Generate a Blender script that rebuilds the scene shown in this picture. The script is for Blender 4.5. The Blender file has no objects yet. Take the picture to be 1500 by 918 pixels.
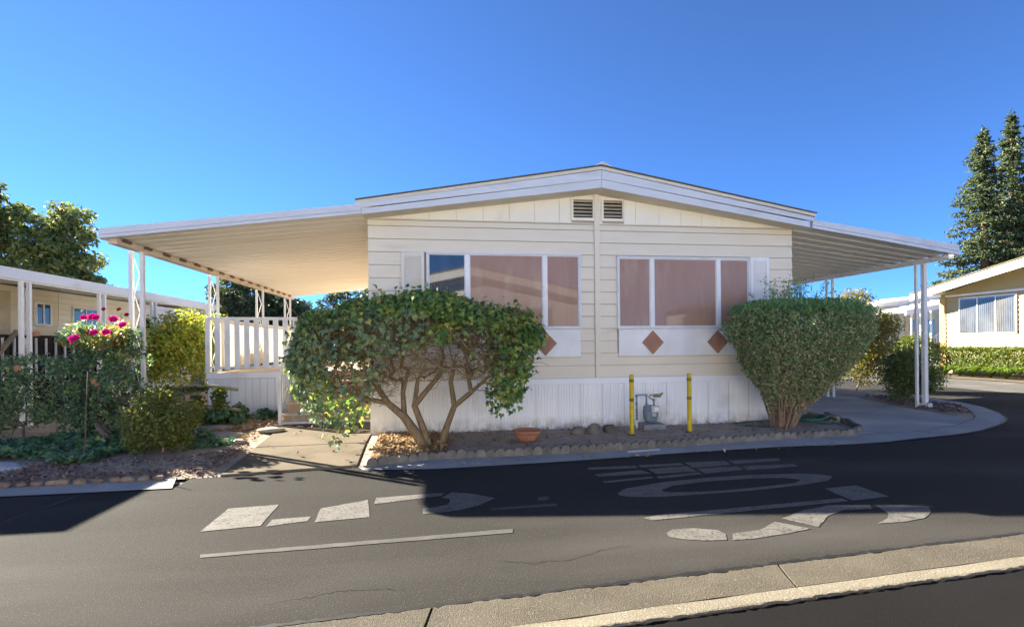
import bpy, bmesh, math, random
import numpy as np
from mathutils import Vector, Matrix

random.seed(7)
rng = np.random.default_rng(7)
S = bpy.context.scene
COL = S.collection

# ------------------------------------------------------------------ camera, sky, sun
cam_d = bpy.data.cameras.new('camera')
cam = bpy.data.objects.new('camera', cam_d); COL.objects.link(cam)
cam_d.sensor_width = 36.0; cam_d.lens = 18.0; cam_d.shift_y = 0.03
cam_d.clip_start = 0.05; cam_d.clip_end = 2000
cam.rotation_mode = 'QUATERNION'
YAW = math.radians(8.3); ROLL = 0.010
cam.location = (-2.74, -8.77, 1.5)
fw = Vector((math.sin(YAW), math.cos(YAW), 0)); rt = Vector((math.cos(YAW), -math.sin(YAW), 0)); up = Vector((0, 0, 1))
r2 = rt * math.cos(ROLL) - up * math.sin(ROLL); u2 = rt * math.sin(ROLL) + up * math.cos(ROLL)
cam.rotation_quaternion = Matrix((r2, u2, -fw)).transposed().to_quaternion()
S.camera = cam

SUN_TO = Vector((-1.55, 1.21, 1.0)).normalized()
ELEV = math.asin(SUN_TO.z); AZ = math.atan2(SUN_TO.x, SUN_TO.y)
world = bpy.data.worlds.new('World'); S.world = world; world.use_nodes = True
wn = world.node_tree; wn.nodes.clear()
sky = wn.nodes.new('ShaderNodeTexSky'); sky.sky_type = 'NISHITA'; sky.sun_disc = False
sky.sun_elevation = ELEV; sky.sun_rotation = AZ
sky.altitude = 10000; sky.air_density = 2.0; sky.dust_density = 0.5; sky.ozone_density = 9.0
bg = wn.nodes.new('ShaderNodeBackground'); bg.inputs['Strength'].default_value = 0.05
wo = wn.nodes.new('ShaderNodeOutputWorld')
wn.links.new(sky.outputs[0], bg.inputs[0]); wn.links.new(bg.outputs[0], wo.inputs[0])
sun_d = bpy.data.lights.new('sun', 'SUN'); sun_d.energy = 5.0; sun_d.angle = math.radians(0.5); sun_d.color = (1.0, 0.91, 0.76)
sun = bpy.data.objects.new('sun', sun_d); COL.objects.link(sun)
sun.rotation_mode = 'QUATERNION'; sun.rotation_quaternion = SUN_TO.to_track_quat('Z', 'Y')
sun.location = (-30, 25, 20)
S.view_settings.view_transform = 'Standard'; S.view_settings.look = 'None'
S.view_settings.exposure = 2.6; S.view_settings.gamma = 1.0
S.cycles.max_bounces = 8; S.cycles.diffuse_bounces = 4; S.cycles.transparent_max_bounces = 12
S.cycles.use_denoising = True

# ------------------------------------------------------------------ materials
def lerp(a, b, t): return tuple(a[i] + (b[i] - a[i]) * t for i in range(3))
def mat(name, c, c2=None, scale=3.0, rough=0.6, spec=0.3, metal=0.0, bump=0.0, bscale=80.0, speck=None, speck_scale=160, speck_th=0.62,
        stretch=None, dirt=None, dirt_scale=1.2, dirt_th=.55, coat=0.0, objrand=0.0, splash=None):
    m = bpy.data.materials.new(name); m.use_nodes = True
    nt = m.node_tree; N = nt.nodes; L = nt.links
    b = N['Principled BSDF']
    b.inputs['Roughness'].default_value = rough; b.inputs['Specular IOR Level'].default_value = spec; b.inputs['Metallic'].default_value = metal
    b.inputs['Coat Weight'].default_value = coat
    geo = N.new('ShaderNodeNewGeometry'); pos = geo.outputs['Position']
    if stretch:
        mp = N.new('ShaderNodeMapping'); mp.inputs['Scale'].default_value = stretch; L.new(pos, mp.inputs[0]); vec = mp.outputs[0]
    else: vec = pos
    def noise(sc, det=4, v=None):
        n = N.new('ShaderNodeTexNoise'); n.inputs['Scale'].default_value = sc; n.inputs['Detail'].default_value = det
        L.new(v if v is not None else vec, n.inputs['Vector']); return n.outputs['Fac']
    def ramp(fac, a, bb):
        r = N.new('ShaderNodeMapRange'); r.inputs['From Min'].default_value = a; r.inputs['From Max'].default_value = bb; L.new(fac, r.inputs['Value']); return r.outputs[0]
    def mix(f, a, bcol):
        x = N.new('ShaderNodeMix'); x.data_type = 'RGBA'
        if isinstance(f, float): x.inputs[0].default_value = f
        else: L.new(f, x.inputs[0])
        for s, val in ((6, a), (7, bcol)):
            if isinstance(val, tuple): x.inputs[s].default_value = (*val[:3], 1)
            else: L.new(val, x.inputs[s])
        return x.outputs[2]
    if c2 is None: c2 = tuple(v * 0.86 for v in c)
    col = mix(ramp(noise(scale), 0.33, 0.67), c, c2)
    if dirt: col = mix(ramp(noise(dirt_scale, 6), dirt_th, dirt_th + 0.18), col, dirt)
    if speck: col = mix(ramp(noise(speck_scale, 2, pos), speck_th, speck_th + 0.08), col, speck)
    if splash:      # mud splashed up from the soil: uneven, fading with height
        sx = N.new('ShaderNodeSeparateXYZ'); L.new(pos, sx.inputs[0])
        hm = N.new('ShaderNodeMapRange'); hm.inputs['From Min'].default_value = .02; hm.inputs['From Max'].default_value = .26; hm.inputs['To Min'].default_value = 1; hm.inputs['To Max'].default_value = 0; L.new(sx.outputs[2], hm.inputs['Value'])
        mu = N.new('ShaderNodeMath'); mu.operation = 'MULTIPLY'; L.new(hm.outputs[0], mu.inputs[0]); L.new(ramp(noise(7, 6, pos), .35, .7), mu.inputs[1])
        col = mix(mu.outputs[0], col, splash)
    if objrand:
        oi = N.new('ShaderNodeObjectInfo'); hs = N.new('ShaderNodeHueSaturation')
        mr = N.new('ShaderNodeMapRange'); mr.inputs['To Min'].default_value = 1 - objrand; mr.inputs['To Max'].default_value = 1 + objrand
        L.new(oi.outputs['Random'], mr.inputs['Value']); L.new(mr.outputs[0], hs.inputs['Value']); L.new(col, hs.inputs['Color']); col = hs.outputs[0]
    L.new(col, b.inputs['Base Color'])
    if bump:
        bp = N.new('ShaderNodeBump'); bp.inputs['Strength'].default_value = min(1.0, bump); bp.inputs['Distance'].default_value = 0.01
        L.new(noise(bscale, 5, pos), bp.inputs['Height']); L.new(bp.outputs[0], b.inputs['Normal'])
    return m

def leafmat(name, cols, trans=0.35, rough=0.45, spec=0.4, gain=1.45):
    m = bpy.data.materials.new(name); m.use_nodes = True
    nt = m.node_tree; N = nt.nodes; L = nt.links
    b = N['Principled BSDF']; b.inputs['Roughness'].default_value = rough; b.inputs['Specular IOR Level'].default_value = spec
    geo = N.new('ShaderNodeNewGeometry'); cr = N.new('ShaderNodeValToRGB')
    els = cr.color_ramp.elements
    for i, (p, c) in enumerate(cols):
        c = tuple(v * gain for v in c)
        e = els[i] if i < 2 else els.new(p)
        e.position = p; e.color = (*c, 1)
    L.new(geo.outputs['Random Per Island'], cr.inputs[0])
    tr = N.new('ShaderNodeBsdfTranslucent'); mx = N.new('ShaderNodeMixShader'); mx.inputs[0].default_value = trans
    hs = N.new('ShaderNodeHueSaturation'); hs.inputs['Value'].default_value = 1.7; hs.inputs['Hue'].default_value = 0.485; hs.inputs['Saturation'].default_value = 1.1
    L.new(cr.outputs[0], b.inputs['Base Color']); L.new(cr.outputs[0], hs.inputs['Color']); L.new(hs.outputs[0], tr.inputs['Color'])
    L.new(b.outputs[0], mx.inputs[1]); L.new(tr.outputs[0], mx.inputs[2]); L.new(mx.outputs[0], N['Material Output'].inputs[0])
    return m

MT = {}
MT['asphalt'] = mat('asphalt', (.039, .037, .0338), (.030, .0287, .0265), scale=.7, rough=.9, spec=.05, bump=.5, bscale=130, speck=(.075, .071, .063), speck_scale=85, speck_th=.60, dirt=(.060, .057, .053), dirt_scale=.5, dirt_th=.5, stretch=(.35, 1.3, 1))
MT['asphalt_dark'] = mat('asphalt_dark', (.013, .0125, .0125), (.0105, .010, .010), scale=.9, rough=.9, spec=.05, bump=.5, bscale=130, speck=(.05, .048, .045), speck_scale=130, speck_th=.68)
MT['asphalt_old'] = mat('asphalt_old', (.105, .10, .092), (.09, .085, .08), scale=.6, rough=.9, spec=.15, bump=.4, bscale=110, dirt=(.17, .165, .155), dirt_scale=.4)
MT['tar'] = mat('tar', (.012, .012, .012), rough=.6)
MT['marking'] = mat('marking_paint', (.13, .124, .112), (.10, .095, .086), scale=7, rough=.8, spec=.2, bump=.4, bscale=130, speck=(.05, .047, .043), speck_scale=38, speck_th=.56, dirt=(.06, .057, .052), dirt_scale=6, dirt_th=.55)
MT['marking_worn'] = mat('marking_worn', (.08, .077, .071), (.05, .048, .044), scale=7, rough=.85, spec=.2, speck=(.07, .068, .065), speck_scale=50, speck_th=.54)
MT['concrete'] = mat('concrete', (.15, .125, .092), (.115, .094, .067), scale=1.6, rough=.9, spec=.08, bump=.35, bscale=120, speck=(.08, .07, .052), speck_scale=90, speck_th=.62, dirt=(.08, .062, .04), dirt_scale=.8, dirt_th=.52)
MT['concrete_bounce'] = mat('concrete_bounce', (.46, .44, .40), (.38, .36, .33), scale=1.2, rough=.85, spec=.2, bump=.3, bscale=120)
MT['concrete_strip'] = mat('concrete_strip', (.35, .345, .33), (.27, .265, .25), scale=1.5, rough=.85, spec=.2, bump=.35, bscale=120, speck=(.14, .13, .12), speck_scale=80, speck_th=.6)
MT['aggregate'] = mat('aggregate', (.10, .087, .064), (.075, .065, .048), scale=2.2, rough=.9, spec=.15, bump=.7, bscale=140, speck=(.165, .148, .118), speck_scale=130, speck_th=.57)
MT['aggregate_sunlit'] = mat('aggregate_sunlit', (.17, .15, .112), (.13, .115, .085), scale=2.2, rough=.9, spec=.15, bump=.7, bscale=95, speck=(.26, .235, .19), speck_scale=80, speck_th=.58)  # near gutter strip: the extra sun on its tilt put into a lighter colour
MT['drive'] = mat('driveway', (.36, .35, .33), (.27, .265, .25), scale=.9, rough=.88, spec=.15, bump=.4, bscale=120, dirt=(.48, .465, .44), dirt_scale=.7, dirt_th=.5)
MT['soil'] = mat('soil', (.40, .325, .25), (.28, .225, .175), scale=4, rough=.95, spec=.1, bump=1.0, bscale=45, speck=(.46, .40, .33), speck_scale=60, speck_th=.62)
MT['earth'] = mat('earth', (.20, .17, .13), (.14, .12, .09), scale=.6, rough=.95, spec=.1, bump=.6, bscale=40)
MT['chips'] = leafmat('mulch_chip', [(0, (.12, .07, .035)), (.35, (.22, .14, .065)), (.7, (.34, .235, .12)), (1, (.18, .12, .075))], trans=0.0, rough=.9, spec=.1, gain=1.7)
MT['chips_dark'] = leafmat('dark_mulch_chip', [(0, (.07, .045, .036)), (.4, (.13, .085, .066)), (.75, (.22, .155, .12)), (1, (.11, .078, .06))], trans=0.0, rough=.9, spec=.1, gain=1.35)
MT['siding'] = mat('siding_paint', (.79, .715, .575), (.755, .68, .535), scale=1.5, rough=.55, spec=.3, stretch=(1, 1, 5), bump=.05, bscale=40, dirt=(.66, .58, .46), dirt_scale=1.0, dirt_th=.6)
MT['shaded_backing'] = mat('wall_shaded_backing', (.46, .40, .31), (.40, .35, .27), scale=3, rough=.9)  # wall behind the boards, coloured darker so the lap gaps read as shadow lines
MT['gable'] = mat('gable_paint', (.88, .83, .70), (.84, .78, .64), scale=1.2, rough=.6, dirt=(.66, .59, .46), dirt_scale=1.0, dirt_th=.6)
MT['white'] = mat('white_paint', (.87, .865, .85), (.75, .74, .71), scale=2, rough=.45, spec=.35, dirt=(.66, .63, .57), dirt_scale=1.5, dirt_th=.62)
MT['skirt'] = mat('skirt_metal', (.88, .88, .88), (.84, .84, .835), scale=2, rough=.45, spec=.35, dirt=(.70, .67, .62), dirt_scale=1.3, dirt_th=.62, splash=(.42, .34, .25))
MT['white_post'] = mat('white_post', (.78, .77, .75), (.72, .71, .68), scale=5, rough=.45, dirt=(.52, .44, .35), dirt_scale=6, dirt_th=.68)
MT['fascia'] = mat('fascia_metal', (.66, .67, .68), (.60, .61, .62), scale=1.3, rough=.45, spec=.4, stretch=(1, 1, 3), dirt=(.52, .51, .48), dirt_scale=1.2, dirt_th=.6)
MT['soffit'] = mat('soffit_metal', (.86, .82, .745), (.83, .785, .70), scale=1.0, rough=.5, stretch=(.5, 2, 1), dirt=(.76, .69, .58), dirt_scale=.9, dirt_th=.55)
MT['soffit_r'] = mat('soffit_metal_grey', (.80, .785, .75), (.76, .74, .70), scale=1.0, rough=.5, stretch=(.5, 2, 1))
MT['beam'] = mat('beam_metal', (.66, .58, .47), (.58, .47, .35), scale=4, rough=.6, dirt=(.30, .17, .08), dirt_scale=5, dirt_th=.6)
MT['cream'] = mat('cream_trim', (.70, .63, .50), (.64, .56, .43), scale=2, rough=.6)
MT['roofing'] = mat('roofing', (.20, .18, .13), (.14, .125, .09), scale=3, rough=.9, bump=.5, bscale=60)
MT['roof_edge'] = mat('roof_edge', (.13, .11, .055), (.09, .075, .04), scale=6, rough=.8)
MT['dark'] = mat('dark_void', (.03, .026, .02), rough=.9, spec=.1)
MT['diamond'] = mat('brick_red_tile', (.40, .215, .14), (.33, .17, .11), scale=7, rough=.75, bump=.3, bscale=60, dirt=(.46, .29, .21), dirt_scale=6, dirt_th=.58)
MT['vent'] = mat('vent_paint', (.50, .43, .31), (.42, .35, .24), scale=6, rough=.6)
MT['shutter'] = mat('shutter_paint', (.74, .70, .62), (.69, .64, .55), scale=3, rough=.55)
MT['alu'] = mat('window_aluminium', (.70, .71, .72), (.62, .63, .64), scale=4, rough=.35, spec=.5)
MT['yellow'] = mat('yellow_paint', (.62, .47, .02), (.50, .36, .015), scale=8, rough=.5, dirt=(.35, .25, .03), dirt_scale=9, dirt_th=.62)
MT['band'] = mat('dark_band', (.22, .16, .015), (.15, .11, .02), scale=9, rough=.6)
MT['meter'] = mat('meter_grey', (.20, .26, .29), (.15, .20, .23), scale=9, rough=.55, dirt=(.27, .31, .33), dirt_scale=8)
MT['meter_light'] = mat('meter_light', (.52, .53, .52), (.44, .45, .44), scale=9, rough=.5)
MT['pipe'] = mat('pipe_blue', (.23, .32, .40), (.18, .25, .32), scale=12, rough=.5)
MT['flex'] = mat('flex_yellow', (.45, .34, .04), (.30, .21, .04), scale=14, rough=.5)
MT['block'] = mat('concrete_block', (.27, .27, .28), (.21, .21, .22), scale=7, rough=.9, bump=.6, bscale=70)
MT['terracotta'] = mat('terracotta', (.42, .19, .11), (.34, .14, .08), scale=6, rough=.8, bump=.3, bscale=50, dirt=(.48, .33, .26), dirt_scale=6, dirt_th=.58)
MT['rock'] = mat('rock', (.20, .17, .13), (.12, .10, .08), scale=5, rough=.9, bump=1, bscale=25, objrand=.2)
MT['edging'] = mat('edging_concrete', (.19, .175, .15), (.12, .11, .095), scale=9, rough=.92, bump=.8, bscale=70, objrand=.18)
MT['stone_tan'] = mat('tan_stone', (.24, .175, .125), (.16, .12, .09), scale=5, rough=.9, bump=.7, bscale=45, objrand=.25)
MT['flag'] = mat('flagstone', (.36, .32, .26), (.26, .23, .19), scale=5, rough=.9, bump=.6, bscale=40, objrand=.15)
MT['gravel'] = mat('white_gravel', (.55, .56, .58), (.30, .31, .33), scale=28, rough=.9, bump=1, bscale=45)
MT['hose'] = mat('hose_green', (.02, .10, .075), (.015, .07, .05), scale=5, rough=.4, spec=.5)
MT['wood_old'] = mat('weathered_wood', (.36, .32, .23), (.22, .19, .13), scale=9, rough=.9, bump=.6, bscale=45, stretch=(2, 2, 8))
MT['rust'] = mat('rust_rod', (.16, .10, .08), rough=.8)
MT['step'] = mat('step_tan', (.48, .34, .22), (.40, .28, .18), scale=3, rough=.75, dirt=(.55, .45, .34), dirt_scale=3)
MT['tread'] = mat('tread_cream', (.66, .55, .42), (.58, .47, .35), scale=4, rough=.7)
MT['deckfloor'] = mat('deck_floor', (.58, .47, .36), (.50, .40, .30), scale=3, rough=.7)
MT['bark'] = mat('bark', (.29, .21, .115), (.17, .12, .068), scale=14, rough=.9, bump=1, bscale=50, stretch=(2, 2, .6))
MT['bark_grey'] = mat('bark_grey', (.19, .15, .115), (.12, .095, .075), scale=10, rough=.9, bump=.8, bscale=40)
MT['bark_red'] = mat('bark_red', (.17, .095, .065), (.10, .06, .045), scale=6, rough=.9, bump=.8, bscale=20)
MT['stem'] = mat('stem_brown', (.30, .20, .13), (.19, .125, .085), scale=14, rough=.85)
MT['ystuc'] = mat('yellow_siding', (.43, .345, .185), (.40, .32, .165), scale=2, rough=.6)
MT['ytrim'] = mat('ochre_trim', (.50, .34, .11), (.46, .31, .10), scale=3, rough=.6)
MT['roofwhite'] = mat('white_roof', (.60, .59, .57), (.54, .53, .50), scale=2, rough=.5)
MT['nsiding'] = mat('neighbour_siding', (.80, .71, .55), (.75, .66, .50), scale=2, rough=.6)
MT['nsiding2'] = mat('neighbour_siding_white', (.86, .83, .77), (.80, .77, .70), scale=2, rough=.6)
MT['darkwood'] = mat('dark_brown_wood', (.045, .030, .022), (.03, .021, .016), scale=6, rough=.85, objrand=.3)
MT['door'] = mat('door_cream', (.56, .48, .34), rough=.5)
MT['bluewall'] = mat('pale_blue_wall', (.42, .47, .55), (.37, .42, .50), scale=2, rough=.6)
MT['greenwall'] = mat('pale_green_wall', (.50, .56, .48), (.46, .51, .44), scale=2, rough=.6)
MT['curtain'] = mat('curtain', (.13, .13, .128), (.08, .08, .08), scale=2, rough=.9)
MT['pink'] = leafmat('rose_pink', [(0, (.45, .02, .14)), (.5, (.62, .05, .26)), (1, (.72, .16, .38))], trans=.35, rough=.6, spec=.2, gain=1.0)
MT['redbloom'] = leafmat('rose_red', [(0, (.22, .01, .02)), (1, (.40, .02, .03))], trans=.25, rough=.6, spec=.2, gain=1.0)
MT['peach'] = leafmat('rose_peach', [(0, (.60, .33, .17)), (1, (.62, .45, .33))], trans=.3, rough=.6, spec=.2, gain=1.0)

def glassmat(name, c, c2, rough=.03, spec=.8, scale=4, coat=.6):
    return mat(name, c, c2, scale=scale, rough=rough, spec=spec, coat=coat, stretch=(1.0, 1.0, .35))
def screenmat():
    m = mat('sun_screen', (.39, .24, .172), (.35, .21, .15), scale=2.0, rough=.8, spec=.2, dirt=(.42, .30, .215), dirt_scale=1.6, dirt_th=.55, stretch=(2.2, 1, .6))
    nt = m.node_tree; b = nt.nodes['Principled BSDF']; b.inputs['Coat Weight'].default_value = .42; b.inputs['Coat Roughness'].default_value = .02
    return m
MT['screen'] = screenmat()
MT['glass_dark'] = glassmat('glass_dark', (.045, .06, .075), (.02, .028, .036))
MT['glass_blue'] = glassmat('glass_teal', (.08, .13, .12), (.05, .08, .08))
MT['glass_curtain'] = glassmat('glass_curtain', (.10, .105, .11), (.03, .033, .036), scale=3)
def fibermat():
    m = mat('corrugated_fibreglass', (.84, .79, .69), (.78, .73, .62), scale=2, rough=.6)
    nt = m.node_tree; b = nt.nodes['Principled BSDF']; tr = nt.nodes.new('ShaderNodeBsdfTranslucent'); tr.inputs[0].default_value = (.74, .67, .54, 1)
    mx = nt.nodes.new('ShaderNodeMixShader'); mx.inputs[0].default_value = .22
    nt.links.new(b.outputs[0], mx.inputs[1]); nt.links.new(tr.outputs[0], mx.inputs[2]); nt.links.new(mx.outputs[0], nt.nodes['Material Output'].inputs[0])
    return m
MT['fibre'] = fibermat()
# foliage
MT['ivy'] = leafmat('ivy_leaf', [(0, (.022, .055, .018)), (.35, (.05, .105, .026)), (.65, (.095, .155, .034)), (.88, (.16, .20, .04)), (1, (.28, .22, .045))], trans=.38, rough=.38, spec=.5, gain=1.7)
MT['ivy_grey'] = leafmat('ivy_leaf_grey', [(0, (.045, .08, .04)), (.4, (.08, .125, .06)), (.8, (.125, .165, .08)), (1, (.20, .19, .05))], trans=.3, rough=.4, spec=.5, gain=1.7)
MT['box'] = leafmat('boxwood_leaf', [(0, (.035, .06, .025)), (.4, (.065, .105, .04)), (.75, (.11, .15, .065)), (1, (.20, .17, .10))], trans=.35, rough=.45, gain=2.45)
MT['boxbrown'] = leafmat('bush_brown_leaf', [(0, (.07, .055, .035)), (.4, (.14, .10, .06)), (.75, (.10, .12, .055)), (1, (.24, .17, .11))], trans=.25, rough=.6, gain=2.45)
MT['boxtop'] = leafmat('bush_top_leaf', [(0, (.03, .075, .028)), (.5, (.055, .125, .045)), (1, (.09, .16, .06))], trans=.35, rough=.4, gain=2.45)
MT['yellowleaf'] = leafmat('yellow_shrub_leaf', [(0, (.07, .09, .02)), (.4, (.14, .16, .035)), (.75, (.23, .21, .045)), (1, (.27, .17, .06))], trans=.4, gain=1.0)
MT['shrub'] = leafmat('shrub_leaf', [(0, (.035, .06, .02)), (.5, (.075, .11, .03)), (1, (.13, .16, .05))], trans=.35)
MT['hedge'] = leafmat('hedge_leaf', [(0, (.035, .07, .009)), (.5, (.075, .12, .011)), (.85, (.13, .16, .015)), (1, (.18, .14, .02))], trans=.4, gain=1.0)
MT['hedgelit'] = leafmat('sunlit_hedge_leaf', [(0, (.08, .13, .022)), (.45, (.16, .21, .03)), (.85, (.27, .27, .045)), (1, (.34, .22, .05))], trans=.4, gain=1.5)  # sunlight put into the leaf colour; the hedge itself stands in shade
MT['goldleaf'] = leafmat('gold_green_leaf', [(0, (.055, .085, .02)), (.5, (.11, .145, .03)), (.88, (.19, .20, .045)), (1, (.22, .15, .06))], trans=.35, gain=1.1)
MT['rose'] = leafmat('rose_leaf', [(0, (.022, .05, .03)), (.45, (.05, .09, .05)), (.8, (.085, .13, .06)), (1, (.15, .17, .05))], trans=.35, gain=2.1)
MT['rosetop'] = leafmat('rose_top_leaf', [(0, (.07, .10, .03)), (.45, (.13, .15, .04)), (.8, (.22, .18, .045)), (1, (.30, .13, .035))], trans=.4)
MT['cover'] = leafmat('ground_ivy_leaf', [(0, (.02, .052, .03)), (.5, (.045, .095, .05)), (.85, (.07, .13, .05)), (1, (.13, .17, .06))], trans=.3, rough=.4, gain=1.8)
MT['treeleaf'] = leafmat('tree_leaf', [(0, (.035, .05, .02)), (.5, (.065, .09, .03)), (.85, (.10, .13, .04)), (1, (.16, .13, .045))], trans=.35, gain=1.9)
MT['darktree'] = leafmat('dark_tree_leaf', [(0, (.02, .035, .018)), (.6, (.045, .065, .03)), (1, (.075, .095, .04))], trans=.3)
MT['conifer'] = leafmat('conifer_needle', [(0, (.030, .050, .028)), (.5, (.060, .088, .040)), (.85, (.10, .125, .055)), (1, (.13, .14, .06))], trans=.25, rough=.6, spec=.2)
MT['blade'] = leafmat('blade_leaf', [(0, (.05, .11, .014)), (.5, (.10, .18, .022)), (1, (.20, .25, .04))], trans=.4, gain=1.0)
MT['browntree'] = leafmat('brown_tree_leaf', [(0, (.10, .08, .05)), (.6, (.16, .11, .06)), (1, (.12, .12, .06))], trans=.25)

# ------------------------------------------------------------------ object helpers
WL = {}
def empty(name, loc, label=None, cat=None, group=None):
    o = bpy.data.objects.new(name, None); COL.objects.link(o); o.location = loc; o.empty_display_size = .2
    WL[o.name] = Vector(loc)
    tag(o, label, cat, group); return o
def tag(o, label=None, cat=None, group=None, kind=None):
    if label: o['label'] = label
    if cat: o['category'] = cat
    if group: o['group'] = group
    if kind: o['kind'] = kind
    return o
def link(name, me, parent=None, loc=None):
    o = bpy.data.objects.new(name, me); COL.objects.link(o)
    p = WL[parent.name] if parent is not None else Vector((0, 0, 0))
    if parent is not None: o.parent = parent
    if loc is not None:
        o.location = Vector(loc) - p; WL[o.name] = Vector(loc)
    else:
        WL[o.name] = p.copy()
    return o

class MB:
    def __init__(s): s.v = []; s.f = []; s.m = []; s.mi = 0
    def add(s, vs, fs):
        n = len(s.v); s.v += [tuple(p) for p in vs]
        for f in fs: s.f.append(tuple(n + i for i in f)); s.m.append(s.mi)
        return s
    def box(s, x0, x1, y0, y1, z0, z1):
        return s.add([(x0, y0, z0), (x1, y0, z0), (x1, y1, z0), (x0, y1, z0), (x0, y0, z1), (x1, y0, z1), (x1, y1, z1), (x0, y1, z1)],
              [(0, 3, 2, 1), (4, 5, 6, 7), (0, 1, 5, 4), (1, 2, 6, 5), (2, 3, 7, 6), (3, 0, 4, 7)])
    def bar(s, a, b, w, h=None, upv=(0, 0, 1)):
        h = w if h is None else h
        a, b = Vector(a), Vector(b); d = (b - a).normalized(); u = Vector(upv)
        if abs(d.dot(u)) > .98: u = Vector((0, 1, 0))
        sx = d.cross(u).normalized(); sy = sx.cross(d).normalized()
        vs = []
        for p in (a, b):
            for i, j in ((-1, -1), (1, -1), (1, 1), (-1, 1)): vs.append(p + sx * w / 2 * i + sy * h / 2 * j)
        return s.add(vs, [(0, 1, 2, 3), (7, 6, 5, 4), (0, 4, 5, 1), (1, 5, 6, 2), (2, 6, 7, 3), (3, 7, 4, 0)])
    def tube(s, pts, r, n=8, caps=True):
        pts = [Vector(p) for p in pts]; k = len(pts); rs = r if isinstance(r, (list, tuple)) else [r] * k
        vs = []; ref = None
        for i, p in enumerate(pts):
            d = (pts[min(i + 1, k - 1)] - pts[max(i - 1, 0)]).normalized()
            if ref is None:
                ref = Vector((0, 0, 1)) if abs(d.z) < .9 else Vector((1, 0, 0))
            a = d.cross(ref).normalized(); b = a.cross(d).normalized(); ref = b
            for j in range(n):
                t = 2 * math.pi * j / n; vs.append(p + (a * math.cos(t) + b * math.sin(t)) * rs[i])
        fs = [(i * n + j, i * n + (j + 1) % n, (i + 1) * n + (j + 1) % n, (i + 1) * n + j) for i in range(k - 1) for j in range(n)]
        if caps: fs += [tuple(range(n))[::-1], tuple((k - 1) * n + j for j in range(n))]
        return s.add(vs, fs)
    def lathe(s, prof, c, n=20):
        vs = []; k = len(prof)
        for r, z in prof:
            for j in range(n):
                t = 2 * math.pi * j / n; vs.append((c[0] + r * math.cos(t), c[1] + r * math.sin(t), c[2] + z))
        fs = [(i * n + j, i * n + (j + 1) % n, (i + 1) * n + (j + 1) % n, (i + 1) * n + j) for i in range(k - 1) for j in range(n)]
        return s.add(vs, fs)
    def prism(s, poly, z0, z1):        # poly in XY, extruded in Z
        n = len(poly)
        a = sum(poly[i][0] * poly[(i + 1) % n][1] - poly[(i + 1) % n][0] * poly[i][1] for i in range(n))
        if a < 0: poly = poly[::-1]
        vs = [(x, y, z0) for x, y in poly] + [(x, y, z1) for x, y in poly]
        return s.add(vs, [tuple(range(n))[::-1], tuple(range(n, 2 * n))] + [(i, (i + 1) % n, n + (i + 1) % n, n + i) for i in range(n)])
    def prismY(s, poly, y0, y1):       # poly in XZ, extruded in Y
        n = len(poly)
        a = sum(poly[i][0] * poly[(i + 1) % n][1] - poly[(i + 1) % n][0] * poly[i][1] for i in range(n))
        if a < 0: poly = poly[::-1]
        vs = [(x, y0, z) for x, z in poly] + [(x, y1, z) for x, z in poly]
        return s.add(vs, [tuple(range(n)), tuple(range(n, 2 * n))[::-1]] + [(i, n + i, n + (i + 1) % n, (i + 1) % n) for i in range(n)])
    def prismX(s, poly, x0, x1):       # poly in YZ, extruded in X
        n = len(poly)
        a = sum(poly[i][0] * poly[(i + 1) % n][1] - poly[(i + 1) % n][0] * poly[i][1] for i in range(n))
        if a < 0: poly = poly[::-1]
        vs = [(x0, y, z) for y, z in poly] + [(x1, y, z) for y, z in poly]
        return s.add(vs, [tuple(range(n))[::-1], tuple(range(n, 2 * n))] + [(i, (i + 1) % n, n + (i + 1) % n, n + i) for i in range(n)])
    def sheet(s, poly, z=0):
        n = len(poly)
        a = sum(poly[i][0] * poly[(i + 1) % n][1] - poly[(i + 1) % n][0] * poly[i][1] for i in range(n))
        if a < 0: poly = poly[::-1]
        return s.add([(x, y, z) for x, y in poly], [tuple(range(n))])
    def mesh(s, name, mats, off=(0, 0, 0), smooth=False):
        me = bpy.data.meshes.new(name)
        off = Vector(off)
        me.from_pydata([tuple(Vector(p) - off) for p in s.v], [], s.f)
        mats = mats if isinstance(mats, (list, tuple)) else [mats]
        for m in mats: me.materials.append(MT[m] if isinstance(m, str) else m)
        if len(mats) > 1: me.polygons.foreach_set('material_index', s.m)
        if smooth: me.polygons.foreach_set('use_smooth', [True] * len(me.polygons))
        me.update(); return me
    def build(s, name, mats, parent=None, smooth=False, bevel=0, kind=None):
        off = WL[parent.name] if parent is not None else Vector((0, 0, 0))
        o = link(name, s.mesh(name, mats, off, smooth), parent)
        if bevel:
            b = o.modifiers.new('bevel', 'BEVEL'); b.width = bevel; b.segments = 2; b.limit_method = 'ANGLE'
        if kind: o['kind'] = kind
        return o
def B(*a): return MB().box(*a)

def np_obj(name, V, F, m, parent=None, kind=None, smooth=False):
    off = np.array(WL[parent.name]) if parent is not None else np.zeros(3)
    me = bpy.data.meshes.new(name); V = (V - off).astype(np.float32); F = F.astype(np.int32)
    me.vertices.add(len(V)); me.vertices.foreach_set('co', V.ravel())
    me.loops.add(F.size); me.loops.foreach_set('vertex_index', F.ravel())
    me.polygons.add(len(F)); me.polygons.foreach_set('loop_start', np.arange(0, F.size, F.shape[1], dtype=np.int32))
    me.materials.append(MT[m]); me.update(calc_edges=True)
    if smooth: me.polygons.foreach_set('use_smooth', np.ones(len(F), dtype=bool))
    o = link(name, me, parent)
    if kind: o['kind'] = kind
    return o

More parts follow.
